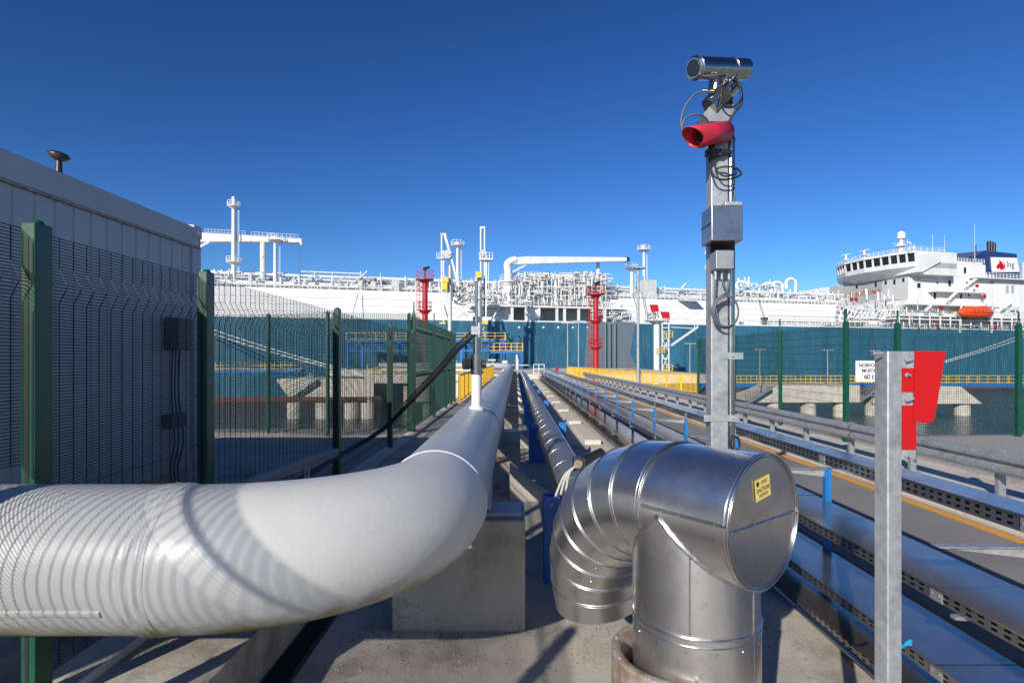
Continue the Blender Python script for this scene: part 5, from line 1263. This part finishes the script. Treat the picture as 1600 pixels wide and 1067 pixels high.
b = MB(); b.box(sF+.0, sF+8, N0-.1, tF, zz(470), zt-5.0); sobj('front_wall', b, 'swhite')
for k, ti in enumerate((3, 5.5, 8, 11, 17)):
    b = MB(); b.box(sF-.06, sF-.01, ti, ti+.6, zt-6.6-.3*(k % 2), zt-5.6); sobj('porthole', b, 'swin')
text('lettering', 'NO SMOKING', 1.5, (sF-.1, 15.5, zz(444, 1419)-.9), (0, -1, 0), (0, 0, 1), 'red', ship, off=(0, 0, SEA), bold=.03, spacing=1.25)
# windows on the near side
for (u, v, w_, h) in ((1487, 423, .8, 1.7), (1508, 423, .8, 1.7), (1484, 443, .8, 1.6), (1398, 0, 0, 0), (1461, 462, .7, 1.6), (1502, 462, .7, 1.5), (1514, 461, .6, .6), (1465, 442, .5, .5), (1511, 442, .5, .5), (1436, 446, 1.0, 1.2), (1550, 441, .4, .4)):
    if w_ == 0: continue
    t0 = 2.93 if v < 433 else 1.53; p = S(u, v, t0); b = MB(); b.box(p.x-w_/2, p.x+w_/2, t0, t0+.05, p.z-h/2, p.z+h/2); wn = sobj('porthole', b, 'swin')
b = MB()
for u in (1574, 1582): 
    for k in range(8): p = S(u, 446+k*1.6, 1.3); b.box(p.x-.5, p.x+.5, 1.25, 1.35, p.z-.1, p.z+.05)
sobj('louvre', b, 'sgrey', kind='stuff')
b = MB(); b.bar(S(1510, 447, .2), S(1527, 434, .2), .3, .6); b.bar(S(1480, 470, -.5), S(1495, 456, -.5), .3, .6); b.bar(S(1445, 486, -.8), S(1455, 477, -.8), .3, .6); b.bar(S(1568, 482, -.5), S(1585, 468, -.5), .3, .6); sobj('side_stair', b, 'swhite')
b = MB(); 
for k in range(230):
    u = rd.uniform(1395, 1600); v = rd.uniform(478, 516); p = S(u, v, rd.uniform(-.6, 2.8)); b.tube(p, p+Vector(rd.choice(((1, 0, 0), (0, 0, 1), (1, 0, 0))))*rd.uniform(.5, 3), rd.uniform(.05, .17), 5)
sobj('side_fittings', b, 'swhite', kind='stuff')
b = MB()
for k in range(40):
    u = rd.uniform(1395, 1600); v = rd.uniform(482, 512); p = S(u, v, rd.uniform(.5, 2.8)); b.box(p.x-.4, p.x+.4, p.y, p.y+.3, p.z-.5, p.z+.5)
sobj('side_lockers', b, 'sgrey', kind='stuff')
b = MB()
for u, v in ((1330, 468), (1337, 468), (1538, 463), (1470, 482), (1526, 447), (1465, 510), (1555, 512)): p = S(u, v, .0); b.tube(p, p-V(0, .2, 0), .5, 10)
sobj('fire_box', b, 'red', kind='stuff')
# fixed roof gear
zr = zt+.5
def roofmast(t_, s_, parts, nm='roof_mast'):
    b = MB()
    for (h0, h1, r0, r1) in parts: b.tube(V(s_, t_, zr+h0), V(s_, t_, zr+h1), r0, 12, r1)
    return sobj(nm, b, 'swhite')
u_t = lambda u: ((lambda k: (sF*(cS-sS*k)-k*SO)/(k*cS+sS))((u-806)/F))   # inboard distance on the front station seen at u
tm = 4.8
roofmast(tm, sF+1, ((0, 4.2, .55, .4), (2.2, 2.35, 1.5, 1.5), (4.2, 4.35, 1.0, 1.0)), 'main_mast')
b = MB(); b.tube(V(sF+1, tm, zr+4.3), V(sF+1, tm, zr+5.2), .95, 18); b.sphere(V(sF+1, tm, zr+5.2), .95, 18, 10); sobj('radar_dome', b, 'swhite')
b = MB()
for k in range(60): p = V(sF+rd.uniform(-.5, 3.5), tm+rd.uniform(-2, 2), zr+rd.uniform(0, 3.2)); b.tube(p, p+Vector(rd.choice(((1, 0, 0), (0, 0, 1), (0, 1, 0))))*rd.uniform(.4, 1.4), rd.uniform(.04, .12), 5)
sobj('mast_fittings', b, 'swhite', kind='stuff')
for t_, h in ((13.5, 2.6), (22.5, 3.2)):
    roofmast(t_, sF-1.5+(3 if t_ > 20 else 0), ((0, .8, 1.0, .4), (.8, h, .3, .25), (h*.5, h*.5+.1, 1.4, 1.4)))
    b = MB(); b.box(sF-1.6+(3 if t_ > 20 else 0), sF-1.4+(3 if t_ > 20 else 0), t_-1.6, t_+1.6, zr+h, zr+h+.18); sobj('radar_scanner', b, 'swhite')
[srail((sF+d0-.3, t0_, zr), (sF+d1-.3, t1_, zr), 1.0, 5, .05) for (t0_, d0), (t1_, d1) in zip(BP[:-1], BP[1:])]; srail((sF-3.2, -1, zr), (sF+8, -1, zr), 1.0, 6, .05)
for u, vt in ((1457, 365), (1476, 368), (1523, 350)):
    b = MB(); p = S(u, 412, 4); q_ = S(u, vt, 4); b.tube(p, V(p.x, p.y, q_.z), .07, 6, .03); sobj('whip_aerial', b, 'swhite')
b = MB()
for k in range(170):
    u = rd.uniform(1330, 1460); t_ = rd.uniform(1.5, 9); p = S(u, 0, t_); p.z = rd.uniform(HD+.5, TZ+2.5 if u < 1410 else HD+4); p.x -= .8; b.tube(p, p+Vector(rd.choice(((1, 0, 0), (0, 0, 1), (0, 1, 0))))*rd.uniform(.6, 2.6), rd.uniform(.05, .2), 5)
for k in range(16): s_ = sT1+k*1.3; b.bar((s_, 2.6, HD+2.6), (s_+1.2, 2.6, HD+4.6), .22)
b.bar((sT1, 2.6, HD+4.7), (sT1+22, 2.6, HD+4.7), .25); b.bar((sT1, 2.6, HD+2.6), (sT1+22, 2.6, HD+2.6), .25)
sobj('deck_end_piping', b, 'swhite', kind='stuff')
b = MB()
for k in range(40): u = rd.uniform(1310, 1410); p = S(u, 0, 3); p.z = rd.uniform(HD+1, TZ+1); p.x -= .8; b.box(p.x-.4, p.x+.4, 3, 3.4, p.z-.4, p.z+.4)
sobj('deck_end_boxes', b, 'sgrey', kind='stuff')
for zv, t0_ in ((433, 1.7), (409, 3.2)):
    a_ = S(1475, zv, t0_); c_ = S(1553 if zv == 433 else 1538, zv, t0_); srail((a_.x, t0_, a_.z+.1), (c_.x, t0_, a_.z+.1), 1.1, 14, .05)
# funnel
t0 = 10; a_ = S(1512, 0, t0); c_ = S(1592, 0, t0); zb = S(1552, 440, t0).z; z1 = S(1552, 392, t0).z
b = MB(); lo_ = [V(a_.x-.5, t0, zb), V(c_.x+1, t0, zb), V(c_.x+1, t0+12, zb), V(a_.x-.5, t0+12, zb)]; hi_ = [V(a_.x+6.5, t0+.2, z1), V(c_.x-.6, t0+.2, z1-.4), V(c_.x-.6, t0+11, z1-.4), V(a_.x+1.0, t0+11, z1)]
b.rings([lo_, hi_], False, cap=True); fn = sobj('funnel', b, 'funnel')
b = MB(); pp = [(1549, 402), (1589, 403), (1593, 425), (1551, 425)]; b.prism([S(u, v, t0-.15) for u, v in pp], (0, .25, 0)); fp = sobj('funnel_panel', b, 'signwhite')
tc_ = S(1579, 413.5, t0-.2); text('lettering', 'lng', 2.5, tc_, (1, 0, 0), (0, 0, 1), 'funnel', ship, off=(0, 0, SEA), bold=.01, spacing=1.05)
fl = [(1559, 421), (1557, 417), (1559, 413), (1562, 411), (1561, 406), (1565, 409), (1568, 414), (1567, 419), (1564, 422), (1562, 418), (1561, 420)]
b = MB(); b.prism([S(u, v, t0-.22) for u, v in fl], (0, .06, 0)); sobj('flame_emblem', b, 'red_sign')
fl = [(1565, 422), (1567, 418), (1569, 413), (1567, 408), (1570, 412), (1571, 417), (1569, 421)]
b = MB(); b.prism([S(u, v, t0-.24) for u, v in fl], (0, .05, 0)); sobj('flame_emblem', b, 'mag')
for u, vt in ((1545, 377), (1549, 378), (1553, 380)):
    b = MB(); p = S(u, 394, 13); q_ = S(u, vt, 13); b.tube(p, V(p.x, 13, q_.z), .5, 12); sobj('exhaust_pipe', b, 'steelblack')
b = MB(); p = S(1524, 412, 9); q_ = S(1524, 383, 9); b.tube(p, V(p.x, 9, q_.z), .25, 8); sobj('exhaust_pipe', b, 'steelblack')
b = MB(); p = S(1607, 470, 3); b.tube(V(p.x, 3, HD), V(p.x, 3, S(1607, 410, 3).z), 1.6, 20); b.tube(V(p.x, 3, S(1607, 445, 3).z), V(p.x, 3, S(1607, 440, 3).z), 2.4, 20); sobj('aft_crane_pedestal', b, 'swhite')

# lifeboat hanging at the side
def lifeboat():
    c = S(1524.5, 488, -2.2); Lh = (S(1552, 488, -2.2).x-S(1498, 488, -2.2).x)/2; hh = 1.55
    rz = ship.rotation_euler.z; Mx = Matrix.Rotation(rz, 3, 'Z')
    t = thing('lifeboat', 'orange enclosed lifeboat hanging at the side of the ship', 'lifeboat', tuple(Mx @ Vector((c.x, c.y, 0))+V(0, SO, c.z)), rotz=rz, local=True)
    b = MB(); rg = []
    for i in range(15):
        f = -1+2*i/14; sc = max(.05, (1-abs(f)**3.2))**.55; ring = []
        for k in range(16):
            a = 2*math.pi*k/16; y_ = math.cos(a)*1.35*sc; z_ = math.sin(a)*(hh*.85 if math.sin(a) > 0 else hh)*sc
            if math.sin(a) > 0 and abs(f) < .55: z_ *= 1.0
            ring.append(V(f*Lh, y_, z_))
        rg.append(ring)
    b.rings(rg, True, cap=True); obj('hull', b, 'boat', t, off=(0, 0, 0))
    b = MB(); b.box(Lh*.25, Lh*.6, -.5, .5, hh*.7, hh*1.05); b.box(-Lh*.5, Lh*.1, -.6, .6, hh*.7, hh*.92); obj('cockpit', b, 'boat', t, off=(0, 0, 0), bevel=.08)
    b = MB(); b.path([V(-Lh*.97+2*Lh*.97*i/14, -(1.38*max(.05, (1-abs(-1+2*i/14)**3.2))**.55), -.1) for i in range(15)], .07, 6); obj('rubbing_strake', b, 'red', t, off=(0, 0, 0))
    b = MB()
    for f in (-.35, -.1, .15): b.box(f*Lh-.25, f*Lh+.25, -1.3, -1.2, .25, .5)
    obj('window', b, 'swin', t, off=(0, 0, 0))
lifeboat()
b = MB()
for u in (1500, 1549): b.bar(S(u, 520, -.4), S(u+2, 474, -1.8), .35); b.bar(S(u+2, 474, -1.8), S(u+1, 482, -2.2), .1)
sobj('davit', b, 'swhite')
# mooring lines
for i, (p, q_, m, lab) in enumerate(((P(1478, 566, 78), P(1660, 500, 120), 'white', 'pair of pale mooring ropes rising to the right edge of the ship'), (P(585, 592, 72), P(250, 492, 100), 'white', 'pair of pale mooring ropes seen through the left mesh fence'))):
    b = MB()
    for o_ in (0, .7):
        pts = [p+(q_-p)*k/10+V(0, 0, o_*(.3+k/10)-1.2*math.sin(math.pi*k/10)*.5) for k in range(11)]; b.path(pts, .09, 6)
    tag(obj('mooring_rope', b, m, None, base=p), lab, 'mooring rope')

# ------------------------------------------------------------------ heights become heights above the road
for o in bpy.data.objects:
    if o.parent is None and o.type in ('MESH', 'EMPTY'): o.location.z += EYE
